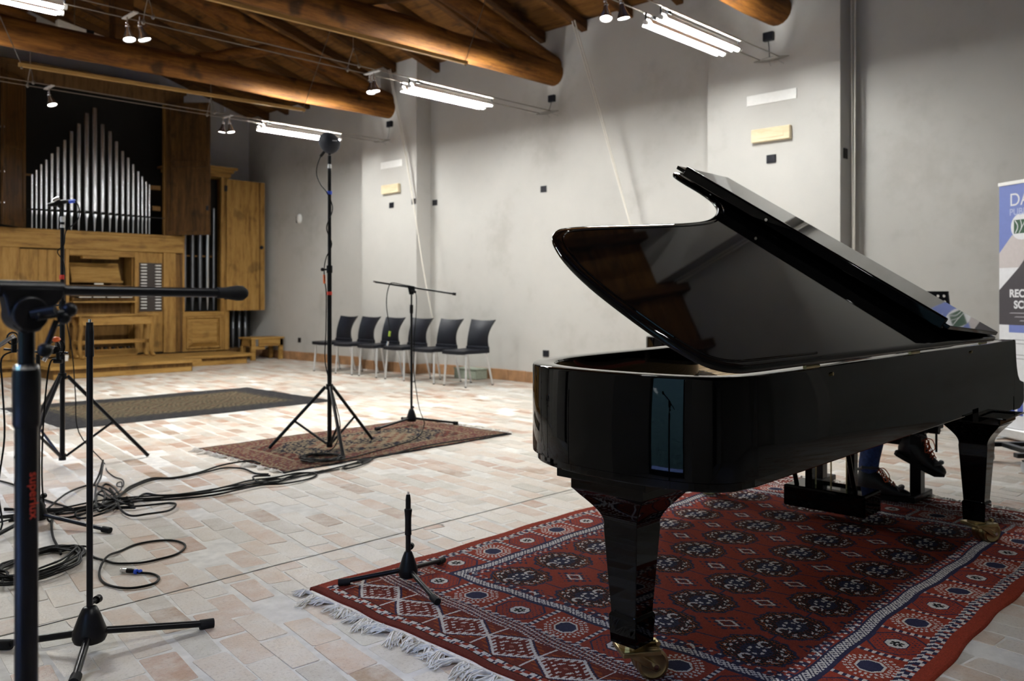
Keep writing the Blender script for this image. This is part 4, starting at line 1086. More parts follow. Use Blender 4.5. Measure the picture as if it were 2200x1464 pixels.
def rug_far(x, y, rng):
    x0, x1, y0, y1 = F0
    C = np.empty(x.shape + (3,)); C[:] = (.030, .029, .031)
    e = np.minimum(np.minimum(x - x0, x1 - x), np.minimum(y - y0, y1 - y))
    n1 = np.sin(x * 60 + np.sin(y * 31) * 2) * np.sin(y * 66); n2 = np.sin(x * 24) * np.sin(y * 30)
    f = e > .36; n3 = np.sin(x * 97 + np.sin(y * 13) * 3) * np.sin(y * 83 + np.sin(x * 17) * 3); C[f] = (.10, .078, .045); C[f & (n3 > .15)] = (.155, .125, .08); C[f & (n3 < -.4)] = (.05, .038, .028); C[f & (n2 > .75)] = (.10, .05, .03)
    C[(e > .30) & (e < .36) & (n1 > -.2)] = (.07, .058, .04); C[(e < .30) & (n1 > .55)] = (.050, .047, .046)
    return C * rng.uniform(.75, 1.15, x.shape)[..., None]
F0 = (2.50, 5.27, 7.78, 9.72)
T = thing('rug', 'dark grey bordered rug with brown field in front of the organ', 'rug', (3.9, 8.7, 0))
rug_mesh('pile', *F0, .014, rug_far, .009, RUGM, T, 6, rot=0.0)
fringe(T, F0[0], F0[2], F0[3], -1, .07, 160, seed=25)
# ================================================================== STANDS, MICROPHONES, CABLES
def part(T, name, fn, mat, smooth=True, bevel=0, label=None, kind=None):
    c = MB(); fn(c); return c.build(name, mat, T, smooth=smooth, bevel=bevel, label=label, kind=kind)
def cone_base(T, x, y, feet, z0=0.0, hub=.12, r=.045, leg_r=.0095, low=.045):
    part(T, 'hub', lambda c: c.lathe([(r * .9, z0 + low - .012), (r, z0 + low), (r * .98, z0 + low + .02), (r * .62, z0 + hub * .85), (r * .42, z0 + hub), (.014, z0 + hub + .004)], 18, Matrix.Translation((x, y, 0))), BLACKP)
    part(T, 'clamp_screw', lambda c: (c.cyl((x, y, z0 + hub + .012), (x + .03, y + .022, z0 + hub + .012), .007), c.cyl((x + .027, y + .02, z0 + hub + .012), (x + .04, y + .03, z0 + hub + .012), .013)), BLACKP)
    for fx, fy in feet:
        L = part(T, 'leg', lambda c: c.cyl((x + (fx - x) * .06, y + (fy - y) * .06, z0 + low + .015), (fx, fy, z0 + .014), leg_r, n=12), BLACKM)
        d = Vector((fx - x, fy - y, 0)).normalized()
        part(L, 'rubber_foot', lambda c: c.cyl((fx - d.x * .04, fy - d.y * .04, z0 + .0165), (fx + d.x * .006, fy + d.y * .006, z0 + .0135), leg_r * 1.42, n=12), RUBBER)
# -- foreground boom stand (its base lies below the picture)
x, y = .396, 1.389
T = thing('boom_stand', 'thick black boom microphone stand in the left foreground with red lettering', 'microphone stand', (x, y, 0))
cone_base(T, x, y, [(x + .28, y + .10), (x - .24, y + .16), (x - .03, y - .30)], hub=.16, r=.055, leg_r=.011)
part(T, 'lower_pole', lambda c: c.cyl((x, y, .12), (x, y, 1.0), .0158, n=24), BLACKM)
part(T, 'clutch', lambda c: c.lathe([(.0165, .955), (.0185, .96), (.0190, 1.035), (.0175, 1.04), (.017, 1.047), (.012, 1.05)], 24, Matrix.Translation((x, y, 0))), BLACKP)
part(T, 'clutch_ring', lambda c: c.lathe([(.0172, 1.040), (.0178, 1.044), (.0165, 1.048), (.012, 1.049)], 24, Matrix.Translation((x, y, 0))), CHROME)
part(T, 'upper_pole', lambda c: c.cyl((x, y, 1.0), (x, y, 1.11), .0115, n=20), BLACKM)
bd = Vector((.36, .06, -.004)).normalized(); bz = 1.1600; bn = Vector((-bd.y, bd.x, 0)).normalized()
B0 = Vector((x, y, bz))
def BP(a, n_, z): return tuple(B0 + bd * a + bn * n_ + Vector((0, 0, z)))
part(T, 'boom', lambda c: c.cyl(BP(-.50, 0, 0), BP(.36, 0, 0), .0082, n=20), BLACKM)
part(T, 'boom_cap', lambda c: c.lathe([(.0095, .330), (.0105, .334), (.0100, .345), (.0125, .362), (.0142, .375), (.0138, .386), (.009, .394), (.002, .396)], 20, Matrix.Translation(B0) @ bd.to_track_quat('Z', 'Y').to_matrix().to_4x4()), RUBBER)
part(T, 'tee_sleeve', lambda c: c.cyl(BP(-.042, 0, 0.001), BP(.052, 0, 0.001), .0125, n=20), BLACKP)
part(T, 'tee_body', lambda c: c.prism([(-.042, .004), (.052, .004), (.050, -.012), (.034, -.028), (.026, -.045), (.016, -.062), (-.006, -.066), (-.022, -.055), (-.030, -.034), (-.034, -.014)], lambda a, z: BP(a, -.013, z), lambda a, z: BP(a, .013, z)), BLACKP, bevel=.004)
part(T, 'tee_disc', lambda c: c.cyl(BP(-.002, -.022, -.036), BP(-.002, .020, -.036), .026, n=24), BLACKP, bevel=.003)
part(T, 'wing_knob', lambda c: (c.cyl(BP(-.002, -.02, -.036), BP(.02, -.045, -.03), .007), c.sphere(BP(.048, -.030, -.030), .0115), c.sphere(BP(.040, -.030, -.042), .010), c.cyl(BP(.0, -.03, -.04), BP(.045, -.03, -.034), .006)), BLACKP)
part(T, 'lever', lambda c: (c.cyl(BP(.030, -.028, -.046), BP(.016, -.028, -.083), .0045), c.sphere(BP(.013, -.028, -.090), .011)), BLACKP)
fc = bpy.data.curves.new('lettering', 'FONT'); fc.body = 'superlux'; fc.size = .020; fc.extrude = .0002; fc.align_x = 'CENTER'; fc.align_y = 'CENTER'
REDPRINT = plain('red_print', (.50, .04, .015), .5); fc.materials.append(REDPRINT)
lt = font_mesh(fc); lt.parent = T
va = math.atan2(-y, -x) + math.radians(36)
lt.location = (math.cos(va) * .0163, math.sin(va) * .0163, .855)
lt.rotation_euler = (Matrix.Rotation(va + math.pi / 2, 4, 'Z') @ Matrix.Rotation(math.pi / 2, 4, 'X') @ Matrix.Rotation(-math.pi / 2, 4, 'Z')).to_euler()

# -- straight stand behind it
x, y = 1.0, 2.862
T = thing('microphone_stand', 'slim empty straight microphone stand in the left foreground', 'microphone stand', (x, y, 0))
cone_base(T, x, y, [(1.371, 2.775), (.806, 3.10), (.878, 2.64)], hub=.145, r=.052, leg_r=.0115, low=.05)
part(T, 'pole', lambda c: c.cyl((x, y, .10), (x, y, .98), .0098, n=18), BLACKM)
part(T, 'grip', lambda c: c.lathe([(.0125, .955), (.0130, .96), (.0125, 1.035), (.0115, 1.045), (.0105, 1.06), (.0105, 1.066)], 18, Matrix.Translation((x, y, 0))), BLACKP)
part(T, 'thread', lambda c: c.cyl((x, y, 1.06), (x, y, 1.076), .0048, n=12), CHROME)

# -- short table stand on the corner of the red rug
x, y = 2.10, 2.60
T = thing('short_stand', 'short empty microphone stand on the corner of the red rug', 'microphone stand', (x, y, .012))
cone_base(T, x, y, [(1.90, 2.776), (2.365, 2.695), (2.03, 2.345)], z0=.012, hub=.125, r=.038, leg_r=.0095, low=.042)
part(T, 'pole', lambda c: c.cyl((x, y, .10), (x, y, .25), .0105, n=16), BLACKM)
part(T, 'grip', lambda c: c.lathe([(.011, .205), (.0135, .208), (.0125, .235), (.0125, .27), (.0145, .295), (.0155, .30), (.0155, .308), (.011, .311)], 18, Matrix.Translation((x, y, 0))), BLACKP)
part(T, 'neck', lambda c: c.lathe([(.0105, .305), (.0105, .345), (.0085, .362), (.007, .366)], 16, Matrix.Translation((x, y, 0))), BLACKP)
part(T, 'thread', lambda c: c.cyl((x, y, .36), (x, y, .376), .0045, n=10), CHROME)
part(T, 'leg_band', lambda c: c.cyl((2.22, 2.654, .039), (2.29, 2.672, .034), .0105, n=12), CHROME)

# -- light-stand tripods
def tripod(T, x, y, feet, collar, top, z0=0.0, bottom=.03, joints=(), r0=.016, r1=.012):
    part(T, 'lower_pole', lambda c: c.cyl((x, y, bottom), (x, y, joints[0]), r0, n=14), BLACKM)
    part(T, 'upper_pole', lambda c: c.cyl((x, y, joints[0] - .05), (x, y, top), r1, n=14), BLACKM)
    part(T, 'collar', lambda c: (c.cyl((x, y, collar - .02), (x, y, collar + .02), .026, n=14)), BLACKP)
    part(T, 'foot_collar', lambda c: c.cyl((x, y, bottom - .005), (x, y, bottom + .035), .023, n=14), BLACKP)
    for jz in joints:
        part(T, 'pole_clamp', lambda c: (c.cyl((x, y, jz - .035), (x, y, jz + .02), r0 * 1.35, n=14), c.cyl((x, y, jz - .01), (x - .035, y + .03, jz - .01), .007), c.sphere((x - .04, y + .034, jz - .01), .014)), BLACKP)
    for fx, fy in feet:
        d = Vector((fx - x, fy - y, 0)); dn = d.normalized()
        a = Vector((x, y, collar)) + dn * .03; f = Vector((fx, fy, z0 + .010))
        L = part(T, 'leg', lambda c: c.tube([a, f], .0125, 8), BLACKM)
        part(L, 'rubber_foot', lambda c: c.cyl(f + (a - f).normalized() * .03, f - (a - f).normalized() * .003, .0115, n=10), RUBBER)
        mid = a.lerp(f, .56)
        part(T, 'brace', lambda c: c.tube([Vector((x, y, bottom + .02)) + dn * .022, mid], .0090, 6), BLACKM)
        part(T, 'rivet', lambda c: c.sphere(mid, .013, 8), BLACKP)
x, y = 3.556, 5.33
T = thing('tall_stand', 'tall black tripod stand on the faded rug carrying the round microphone', 'microphone stand', (x, y, .009))
tripod(T, x, y, [(3.25, 5.66), (4.03, 5.45), (3.385, 4.90)], .475, 2.20, .009, .03, (1.36,), .0165, .0135)
part(T, 'red_band', lambda c: c.cyl((x, y, 1.160), (x, y, 1.185), .0195, n=14), REDT)
part(T, 'blue_band', lambda c: c.cyl((x, y, 1.91), (x, y, 1.935), .0195, n=14), BLUET)
part(T, 'white_band', lambda c: c.cyl((x, y, 2.105), (x, y, 2.135), .0155, n=14), WHITET)
part(T, 'thread', lambda c: c.cyl((x, y, 2.19), (x, y, 2.225), .007, n=10), CHROME)
T = thing('round_microphone', 'dark rounded heart-shaped microphone on top of the tall stand', 'microphone', (x, y, 2.21))
def heart(c):
    n, k = 20, 14; vs_ = []
    for i in range(k + 1):
        ph = math.pi * i / k
        for j in range(n):
            th = 2 * math.pi * j / n
            px_, pz_ = math.sin(ph) * math.cos(th), -math.cos(ph); py_ = math.sin(ph) * math.sin(th)
            lat = px_ * (1.0 - .10 * max(0, -pz_)); z = pz_
            z = z + .16 * max(0, -lat) - .20 * max(0, lat) * (z > 0)
            vs_.append((lat * .083, py_ * .068, z * .080))
    S_, C_ = math.sin(HEADING), math.cos(HEADING)
    W = [(x + C_ * a + S_ * b_, y - S_ * a + C_ * b_, 2.292 + z_) for a, b_, z_ in vs_]
    c.add(W, [(i * n + j, i * n + (j + 1) % n, (i + 1) * n + (j + 1) % n, (i + 1) * n + j) for i in range(k) for j in range(n)])
FOAM = plain('dark_foam', (.028, .030, .038), .8, var=.2, nscale=150, bmp=.3)
part(T, 'windshield', heart, FOAM)
S_, C_ = math.sin(HEADING), math.cos(HEADING)
def CL(a, b_, z): return (x + C_ * a + S_ * b_, y - S_ * a + C_ * b_, z)
part(T, 'tail_plug', lambda c: c.tube([CL(-.035, -.02, 2.225), CL(-.06, -.03, 2.19)], .011, 8), BLACKP)
part(T, 'print_mark', lambda c: c.add([CL(.035, -.0655, 2.298), CL(.066, -.047, 2.300), CL(.066, -.047, 2.306), CL(.035, -.0655, 2.304)], [(0, 1, 2, 3)]), WHITET, smooth=False)
part(T, 'holder', lambda c: c.cyl((x, y, 2.205), (x, y, 2.225), .011, n=12), BLACKP)
def cable(name, label, pts, r=.0036, n=6, mat=None, k=5):
    c = MB(); c.tube(spline(pts, k), r, n); return tag(c.build(name, mat or CABLEM, None, smooth=True, fixn=False), label, 'cable')
cable('microphone_cable', 'thin dark cable looping from the round microphone down its tall stand', [CL(-.06, -.03, 2.19), CL(-.085, -.03, 2.12), CL(-.09, -.02, 2.05), CL(-.06, -.02, 1.98), CL(-.02, -.02, 1.93), CL(.018, -.018, 1.85), CL(.022, -.01, 1.78), CL(-.018, -.02, 1.66), CL(.020, -.015, 1.54), CL(-.02, -.018, 1.44), CL(-.035, -.02, 1.36), CL(-.03, -.03, 1.27), CL(-.02, -.022, 1.17), CL(-.022, -.02, .9), CL(-.026, -.022, .65), CL(.05, -.07, .40), CL(.10, -.10, .20), CL(.07, -.12, .06), CL(.02, -.18, .018)], .0042)
c = MB(); c.cyl(CL(-.035, -.022, 1.31), CL(-.032, -.028, 1.245), .0085); tag(c.build('cable_flag', ORANGET, smooth=True), 'orange tag clipped to the cable of the tall stand', 'tag')
# coil of cable beside the tall stand
def coil(cx, cyy, rx, ry, turns, z, seed, jitter=.08, rise=.006, ang=0.0):
    rr = random.Random(seed); pts = []
    for i in range(turns * 12 + 1):
        a = 2 * math.pi * i / 12; t_ = i / 12
        k_ = 1 + (rr.random() - .5) * jitter + .12 * math.sin(t_ * 1.7)
        px_, py_ = rx * k_ * math.cos(a) + .02 * math.sin(t_ * 2.3), ry * k_ * math.sin(a) + .02 * math.cos(t_ * 1.9)
        pts.append((cx + px_ * math.cos(ang) - py_ * math.sin(ang), cyy + px_ * math.sin(ang) + py_ * math.cos(ang), z + rise * (t_ % 3) + rr.random() * .004))
    return pts
cable('coiled_cable', 'small flat coil of black cable on the faded rug at the tall stand', coil(3.29, 5.02, .13, .13, 9, .017, 2, .5), .0042, k=3)

x, y = 1.97, 6.14
T = thing('tall_stand', 'tall black tripod stand in front of the organ console with red band', 'microphone stand', (x, y, 0))
tripod(T, x, y, [(2.508, 6.048), (1.575, 5.716), (1.83, 6.65)], .61, 1.66, 0, .045, (1.10,), .0165, .0125)
part(T, 'red_band', lambda c: c.cyl((x, y, 1.265), (x, y, 1.295), .0185, n=14), REDT)
part(T, 'white_band', lambda c: c.lathe([(.0125, 1.615), (.015, 1.62), (.011, 1.645), (.0155, 1.67), (.0155, 1.685), (.012, 1.69)], 14, Matrix.Translation((x, y, 0))), WHITET)
part(T, 'top_pole', lambda c: c.cyl((x, y, 1.66), (x, y, 1.74), .008, n=10), BLACKM)
part(T, 'side_knob', lambda c: (c.cyl((x, y, 1.055), (x + .045, y - .03, 1.06), .007), c.sphere((x + .05, y - .033, 1.06), .016)), BLACKP)
part(T, 'side_knob', lambda c: (c.cyl((x, y, .955), (x - .035, y + .02, .955), .009), c.sphere((x - .04, y + .024, .955), .013)), BLACKP)
part(T, 'side_bracket', lambda c: (c.box(x - .038, x - .012, y - .012, y + .03, .785, .835), c.tube([(x - .03, y + .02, .81), (x - .12, y + .09, .81)], .0045, 6)), BLACKP)
def CL3(a, b_, z): return (x + C_ * a + S_ * b_, y - S_ * a + C_ * b_, z)
T = thing('microphone', 'small angled black microphone with blue tape atop the organ stand', 'microphone', (x, y, 1.75))
part(T, 'body', lambda c: c.tube([CL3(-.085, -.03, 1.765), CL3(-.03, 0, 1.78), CL3(.03, 0, 1.795)], .016, 10, radii=[.010, .022, .013]), BLACKP)
part(T, 'clip', lambda c: (c.sphere(CL3(-.01, 0, 1.765), .022), c.cyl((x, y, 1.73), (x, y, 1.77), .010)), BLACKP)
part(T, 'ring', lambda c: c.cyl(CL3(-.045, -.02, 1.80), CL3(-.015, -.01, 1.815), .014), CHROME)
part(T, 'plug', lambda c: c.tube([CL3(.03, 0, 1.795), CL3(.05, 0, 1.80)], .009, 8), BLACKP)
part(T, 'blue_tape', lambda c: c.tube([CL3(.048, 0, 1.792), CL3(.085, 0, 1.797)], .013, 8), BLUET)
cable('microphone_cable', 'thin dark cable hanging from the small microphone along the organ stand', [CL3(.085, 0, 1.797), CL3(.11, 0, 1.76), CL3(.115, 0, 1.70), CL3(.09, 0, 1.65), CL3(.03, -.01, 1.59), CL3(.022, -.02, 1.5), CL3(-.022, -.02, 1.45), CL3(.02, -.02, 1.38), CL3(.03, -.02, 1.25), CL3(.03, -.02, 1.06), CL3(.05, -.03, .95), CL3(.09, -.04, .75), CL3(.13, -.08, .5), CL3(.19, -.15, .25), (2.193, 6.02, .012), (2.112, 5.741, .006), (2.071, 5.507, .006), (2.072, 5.375, .006), (2.005, 5.195, .006), (1.974, 5.202, .010), (2.014, 5.307, .006), (2.028, 5.277, .012), (1.94, 5.065, .012), (1.838, 4.95, .02)], .0036)

# -- boom stand on the faded rug
x, y = 4.73, 5.81
T = thing('boom_stand', 'thin black boom stand at the back of the faded rug before the chairs', 'microphone stand', (x, y, .009))
cone_base(T, x, y, [(5.024, 5.528), (4.319, 5.778), (4.86, 6.10)], z0=.009, hub=.14, r=.045, leg_r=.0105, low=.045)
part(T, 'lower_pole', lambda c: c.cyl((x, y, .10), (x, y, 1.04), .0105, n=14), BLACKM)
part(T, 'grip', lambda c: c.cyl((x, y, 1.0), (x, y, 1.075), .0155, n=14), BLACKP)
part(T, 'upper_pole', lambda c: c.cyl((x, y, 1.05), (x, y, 1.19), .0075, n=12), BLACKM)
bl, brr = CL3(0, 0, 0), None
def CL5(a, b_, z): return (x + C_ * a + S_ * b_, y - S_ * a + C_ * b_, z)
part(T, 'boom', lambda c: c.cyl(CL5(-.325, 0, 1.278), CL5(.375, 0, 1.172), .0085, n=12), BLACKM)
part(T, 'boom_end', lambda c: c.cyl(CL5(.365, 0, 1.1735), CL5(.395, 0, 1.169), .013, n=12), RUBBER)
part(T, 'boom_tip', lambda c: c.cyl(CL5(-.34, 0, 1.280), CL5(-.322, 0, 1.2775), .010, n=12), CHROME)
part(T, 'tee', lambda c: c.prism([(-.045, 1.252), (.03, 1.240), (.03, 1.20), (.018, 1.165), (-.018, 1.165), (-.03, 1.22)], lambda a, z: CL5(a, -.014, z), lambda a, z: CL5(a, .014, z)), BLACKP, bevel=.005, smooth=False)
part(T, 'wing_knob', lambda c: (c.cyl(CL5(.0, -.014, 1.20), CL5(.03, -.04, 1.20), .006), c.sphere(CL5(.035, -.04, 1.19), .014)), BLACKP)
cable('microphone_cable', 'thin cable wound on the boom and hanging down to a green tag', [CL5(-.02, 0, 1.245), CL5(-.06, -.01, 1.25), CL5(-.10, .01, 1.258), CL5(-.15, -.012, 1.268), CL5(-.19, .0, 1.26), CL5(-.215, 0, 1.18), CL5(-.222, 0, 1.08), CL5(-.21, 0, .97), CL5(-.195, 0, .87), CL5(-.19, 0, .80), CL5(-.21, 0, .74)], .0042)
c = MB(); c.cyl(CL5(-.19, -.006, .84), CL5(-.196, -.006, .795), .010); tag(c.build('cable_flag', GREENT, smooth=True), 'yellow-green tag on the cable hanging before the chairs', 'tag')
c = MB(); c.cyl(CL5(-.208, 0, .75), CL5(-.216, 0, .715), .009); tag(c.build('cable_connector', CHROME, smooth=True), 'small plug at the end of the cable hanging before the chairs', 'connector')
cable('microphone_cable', 'dark cable running from the boom stand across the faded rug to the coil', [CL5(.02, -.02, 1.23), CL5(.045, -.03, 1.16), CL5(.045, -.03, 1.0), CL5(.03, -.03, .8), CL5(.025, -.03, .5), CL5(.05, -.04, .3), CL5(.08, -.08, .16), CL5(.13, -.16, .06), (4.73, 5.643, .016), (4.478, 5.373, .015), (4.252, 5.189, .015), (3.971, 5.067, .015), (3.689, 4.98, .015), (3.452, 4.90, .018), (3.30, 4.89, .02)], .0040)

# -- stand with a pair of small microphones, behind the foreground boom stand
x, y = 1.37, 4.62
T = thing('array_stand', 'low black stand holding small microphones behind the thick foreground pole', 'microphone stand', (x, y, 0))
cone_base(T, x, y, [(1.570, 4.234), (1.06, 4.42), (1.50, 4.98)], hub=.13, r=.042, leg_r=.0105)
part(T, 'pole', lambda c: c.cyl((x, y, .10), (x, y, .86), .0100, n=14), BLACKM)
def CA(a, b_, z): return (x + C_ * a + S_ * b_, y - S_ * a + C_ * b_, z)
part(T, 'stereo_bar', lambda c: c.tube([CA(-.17, 0, .885), CA(.02, 0, .87), (CA(.14, .02, .865))], .006, 8), BLACKM)
part(T, 'bar_knob', lambda c: (c.cyl(CA(.105, -.01, .83), CA(.105, -.01, .87), .009), c.cyl(CA(.085, -.01, .825), CA(.128, -.01, .825), .010)), BLACKP)
part(T, 'bar_knob', lambda c: (c.cyl(CA(-.045, -.01, .80), CA(-.045, -.01, .87), .008), c.cyl(CA(-.065, -.01, .80), CA(-.024, -.01, .80), .009)), BLACKP)
for k_, (a, z, ta, tz, lab) in enumerate(((.085, .90, .055, .83, 'silver tipped small microphone pointing down right of the thick foreground pole'), (-.12, .945, -.19, .89, 'small silver ringed microphone at the left picture edge'), (-.055, .94, -.02, .955, 'short silver microphone just left of the thick foreground pole'))):
    M_ = thing('small_microphone', lab, 'microphone', CA(a, 0, z), group='microphones on the low stand')
    A_, B_ = Vector(CA(a, -.02, z)), Vector(CA(ta, -.05, tz)); d = (B_ - A_)
    part(M_, 'body', lambda c: c.cyl(A_, A_ + d * .75, .011, n=12), DKCHROME)
    part(M_, 'tip', lambda c: c.cyl(A_ + d * .75, B_, .012, n=12), CHROME)
    part(M_, 'shock_mount', lambda c: (c.tube([Vector(CA(a + .03 * math.cos(t_ * math.pi / 6), -.01, z - .005 + .03 * math.sin(t_ * math.pi / 6))) for t_ in range(13)], .0045, 6)), BLACKP)
    part(M_, 'clamp', lambda c: c.box(*(lambda p: (p[0] - .012, p[0] + .012, p[1] - .012, p[1] + .012, .868, z))(CA(a, 0, z))), BLACKP, smooth=False, bevel=.004)
    if k_ == 0: part(M_, 'orange_cap', lambda c: c.sphere(CA(.095, -.01, .935), .020, sc=(1.1, 1.1, .7)), ORANGET)
    else: part(M_, 'rear_ring', lambda c: c.cyl(A_ - d * .18, A_ - d * .02, .0125, n=12), CHROME)
cable('microphone_cable', 'black cable dropping from the small microphones at the left picture edge', [CA(-.11, 0, .88), CA(-.17, -.02, .84), CA(-.16, -.03, .70), CA(-.15, -.03, .45), CA(-.17, -.05, .2), (1.20, 4.60, .02), (1.10, 4.75, .006)], .0045)
cable('microphone_cable', 'black cable curling from the downward microphone behind the thick pole', [CA(.10, 0, .93), CA(.125, 0, .92), CA(.13, 0, .88), CA(.10, 0, .84), CA(.05, .01, .80), CA(.02, .01, .5), CA(.015, .01, .2), (1.42, 4.64, .02), (1.47, 4.70, .008)], .0045)

# -- cables on the floor
W_ = {'rise': [(1.277, 3.998), (1.296, 4.078), (1.325, 4.223), (1.352, 4.344), (1.394, 4.497), (1.445, 4.655), (1.485, 4.747)],
 'up1': [(1.325, 4.834), (1.452, 4.762), (1.589, 4.805), (1.696, 4.79), (1.871, 4.916), (1.988, 5.094), (2.067, 5.17), (2.207, 5.26), (2.318, 5.207), (2.501, 5.244), (2.702, 5.326), (2.884, 5.291), (2.88, 5.142)],
 'up2': [(1.278, 4.768), (1.438, 4.717), (1.551, 4.66), (1.725, 4.793), (1.9, 4.959), (2.065, 5.132), (2.218, 5.223), (2.328, 5.17), (2.505, 5.193), (2.672, 5.238), (2.75, 5.129), (2.742, 4.949), (2.782, 4.861)],
 'low1': [(1.338, 5.064), (1.498, 4.912), (1.62, 4.804), (1.725, 4.793), (1.843, 4.84), (2.038, 4.743), (2.218, 4.703), (2.431, 4.713), (2.605, 4.78), (2.761, 4.748), (2.904, 4.734), (3.034, 4.692), (3.245, 4.714), (3.557, 4.808)],
 'low2': [(1.3, 4.92), (1.466, 4.808), (1.597, 4.734), (1.824, 4.791), (2.073, 4.658), (2.257, 4.574), (2.413, 4.576), (2.586, 4.593), (2.695, 4.536), (2.886, 4.558), (2.991, 4.626), (2.979, 4.73), (2.842, 4.708), (2.684, 4.614), (2.635, 4.731), (2.669, 4.844), (2.759, 4.795)],
 'low3': [(1.272, 4.889), (1.43, 4.755), (1.514, 4.639), (1.64, 4.677), (1.765, 4.752), (1.918, 4.797), (2.022, 4.906), (2.055, 4.783), (2.182, 4.681), (2.315, 4.64), (2.498, 4.66), (2.612, 4.689), (2.717, 4.622), (2.762, 4.686), (2.675, 4.75)],
 'loop2': [(1.717, 4.802), (1.73, 4.659), (1.842, 4.607), (1.928, 4.596), (2.019, 4.589), (2.004, 4.471), (1.93, 4.389), (1.814, 4.375), (1.752, 4.434), (1.752, 4.573), (1.863, 4.924), (1.897, 5.11)],
 'tang1': [(1.884, 5.32), (1.96, 5.448), (2.022, 5.557), (1.945, 5.379), (1.862, 5.224), (1.745, 4.906), (1.715, 4.738), (1.788, 4.727), (1.88, 4.907), (1.935, 5.148), (1.954, 5.328), (1.885, 5.2), (1.838, 4.95), (1.812, 4.702), (1.862, 4.684), (1.905, 4.881)],
 'tang2': [(1.495, 4.902), (1.663, 5.131), (1.825, 5.341), (1.869, 5.279), (1.897, 5.11), (1.825, 4.824), (1.73, 4.659), (1.678, 4.663), (1.713, 4.806), (1.807, 5.055), (1.862, 5.109), (1.799, 4.92), (1.711, 4.742)],
 'tang3': [(1.338, 5.064), (1.483, 4.864), (1.685, 4.835), (1.788, 5.002), (1.819, 4.899), (1.796, 4.719), (1.658, 4.549), (1.559, 4.592), (1.574, 4.696), (1.667, 4.724), (1.763, 4.689), (1.833, 4.584)],
 'left1': [(1.452, 6.184), (1.528, 5.874), (1.558, 5.609), (1.56, 5.195), (1.596, 4.789)],
 'edge': [(4.938, 4.83), (4.094, 4.86), (3.70, 4.80), (3.594, 4.81), (3.42, 4.722), (3.433, 4.80), (3.536, 4.82), (3.5, 4.748), (3.333, 4.655), (3.207, 4.634), (3.306, 4.749), (3.543, 4.782)]}
LABC = {'rise': 'cable rising from the floor coil to the tangle behind it', 'up1': 'uppermost cable running from the tangle to the corner of the faded rug', 'up2': 'second cable of the bundle bending down at the corner of the faded rug',
        'low1': 'straightest cable of the bundle leading along the front of the faded rug', 'low2': 'cable of the bundle with loops in front of the faded rug', 'low3': 'cable of the bundle ending in a small curl before the faded rug',
        'loop2': 'cable with the single wide loop right of the tangle', 'tang1': 'cable standing up in a hump in the middle of the tangle', 'tang2': 'cable arching in from the left into the tangle', 'tang3': 'cable lying flat along the front of the tangle',
        'left1': 'cable curving in at the left picture edge behind the low stand', 'edge': 'thin cable lying along the front edge of the faded rug with small loops'}
for i, (k_, P) in enumerate(W_.items()):
    rr = random.Random(i)
    n_ = len(P)
    pts = [(px_, py_, .0055 + (rr.random() * .022 if 'tang' in k_ or 'loop' in k_ else rr.random() * .009) + (.09 * math.exp(-((j - 2) ** 2) / 1.2) if k_ == 'tang1' else 0) + (.012 if px_ > 2.86 and py_ > 4.82 else 0)) for j, (px_, py_) in enumerate(P)]
    cable('floor_cable', LABC[k_], pts, .0060)
cable('floor_cable', 'thick bundle cable passing along the back of the tangle to the left', [(.95, 5.0, .006), (1.25, 4.95, .006), (1.5, 4.86, .012), (1.72, 4.86, .02), (1.9, 4.84, .016), (2.15, 4.74, .008), (2.4, 4.72, .008), (2.62, 4.70, .01), (2.95, 4.66, .008), (3.2, 4.68, .007)], .0050)
cable('floor_cable', 'thick bundle cable lying nearest the low stand foot', [(.98, 4.72, .006), (1.2, 4.78, .010), (1.42, 4.83, .014), (1.6, 4.76, .014), (1.75, 4.70, .018), (1.98, 4.72, .012), (2.2, 4.66, .008), (2.45, 4.64, .008), (2.8, 4.64, .007), (3.1, 4.72, .007)], .0050)
cable('coiled_cable', 'large coil of black cable on the floor between the foreground stands', coil(1.17, 3.92, .215, .125, 8, .006, 8, .34, .008, math.radians(42)) , .0048, k=3)
LP_ = [(1.20, 4.16), (1.30, 4.18), (1.361, 4.116), (1.37, 3.998), (1.372, 3.865), (1.389, 3.783), (1.403, 3.72), (1.439, 3.678), (1.489, 3.643), (1.565, 3.64), (1.638, 3.653), (1.701, 3.709), (1.733, 3.779), (1.726, 3.861), (1.682, 3.913), (1.62, 3.933), (1.559, 3.925), (1.485, 3.879), (1.411, 3.812), (1.352, 3.724), (1.306, 3.632), (1.28, 3.537), (1.277, 3.465), (1.293, 3.403), (1.324, 3.359), (1.366, 3.342), (1.413, 3.346), (1.448, 3.385), (1.459, 3.429), (1.452, 3.476), (1.425, 3.518), (1.412, 3.540)]
T = thing('plugged_cable', 'single cable looping right of the slim stand, ending in a blue taped plug', 'cable', (1.4, 3.6, 0))
c = MB(); c.tube(spline([(a, b_, .006 + (.012 if 17 < i < 20 else 0)) for i, (a, b_) in enumerate(LP_)], 5), .0050, 8); c.build('lead', CABLEM, T, smooth=True)
part(T, 'sleeve', lambda c: c.tube([(1.414, 3.538, .010), (1.404, 3.553, .011), (1.394, 3.568, .011)], .010, 10, radii=[.0075, .0100, .0100]), BLACKP)
part(T, 'plug', lambda c: c.cyl((1.394, 3.568, .011), (1.378, 3.592, .011), .0095, n=14), CHROME)
part(T, 'blue_tape', lambda c: (c.cyl((1.417, 3.526, .010), (1.412, 3.535, .010), .0105, n=12), c.sphere((1.428, 3.520, .010), .009)), BLUET)
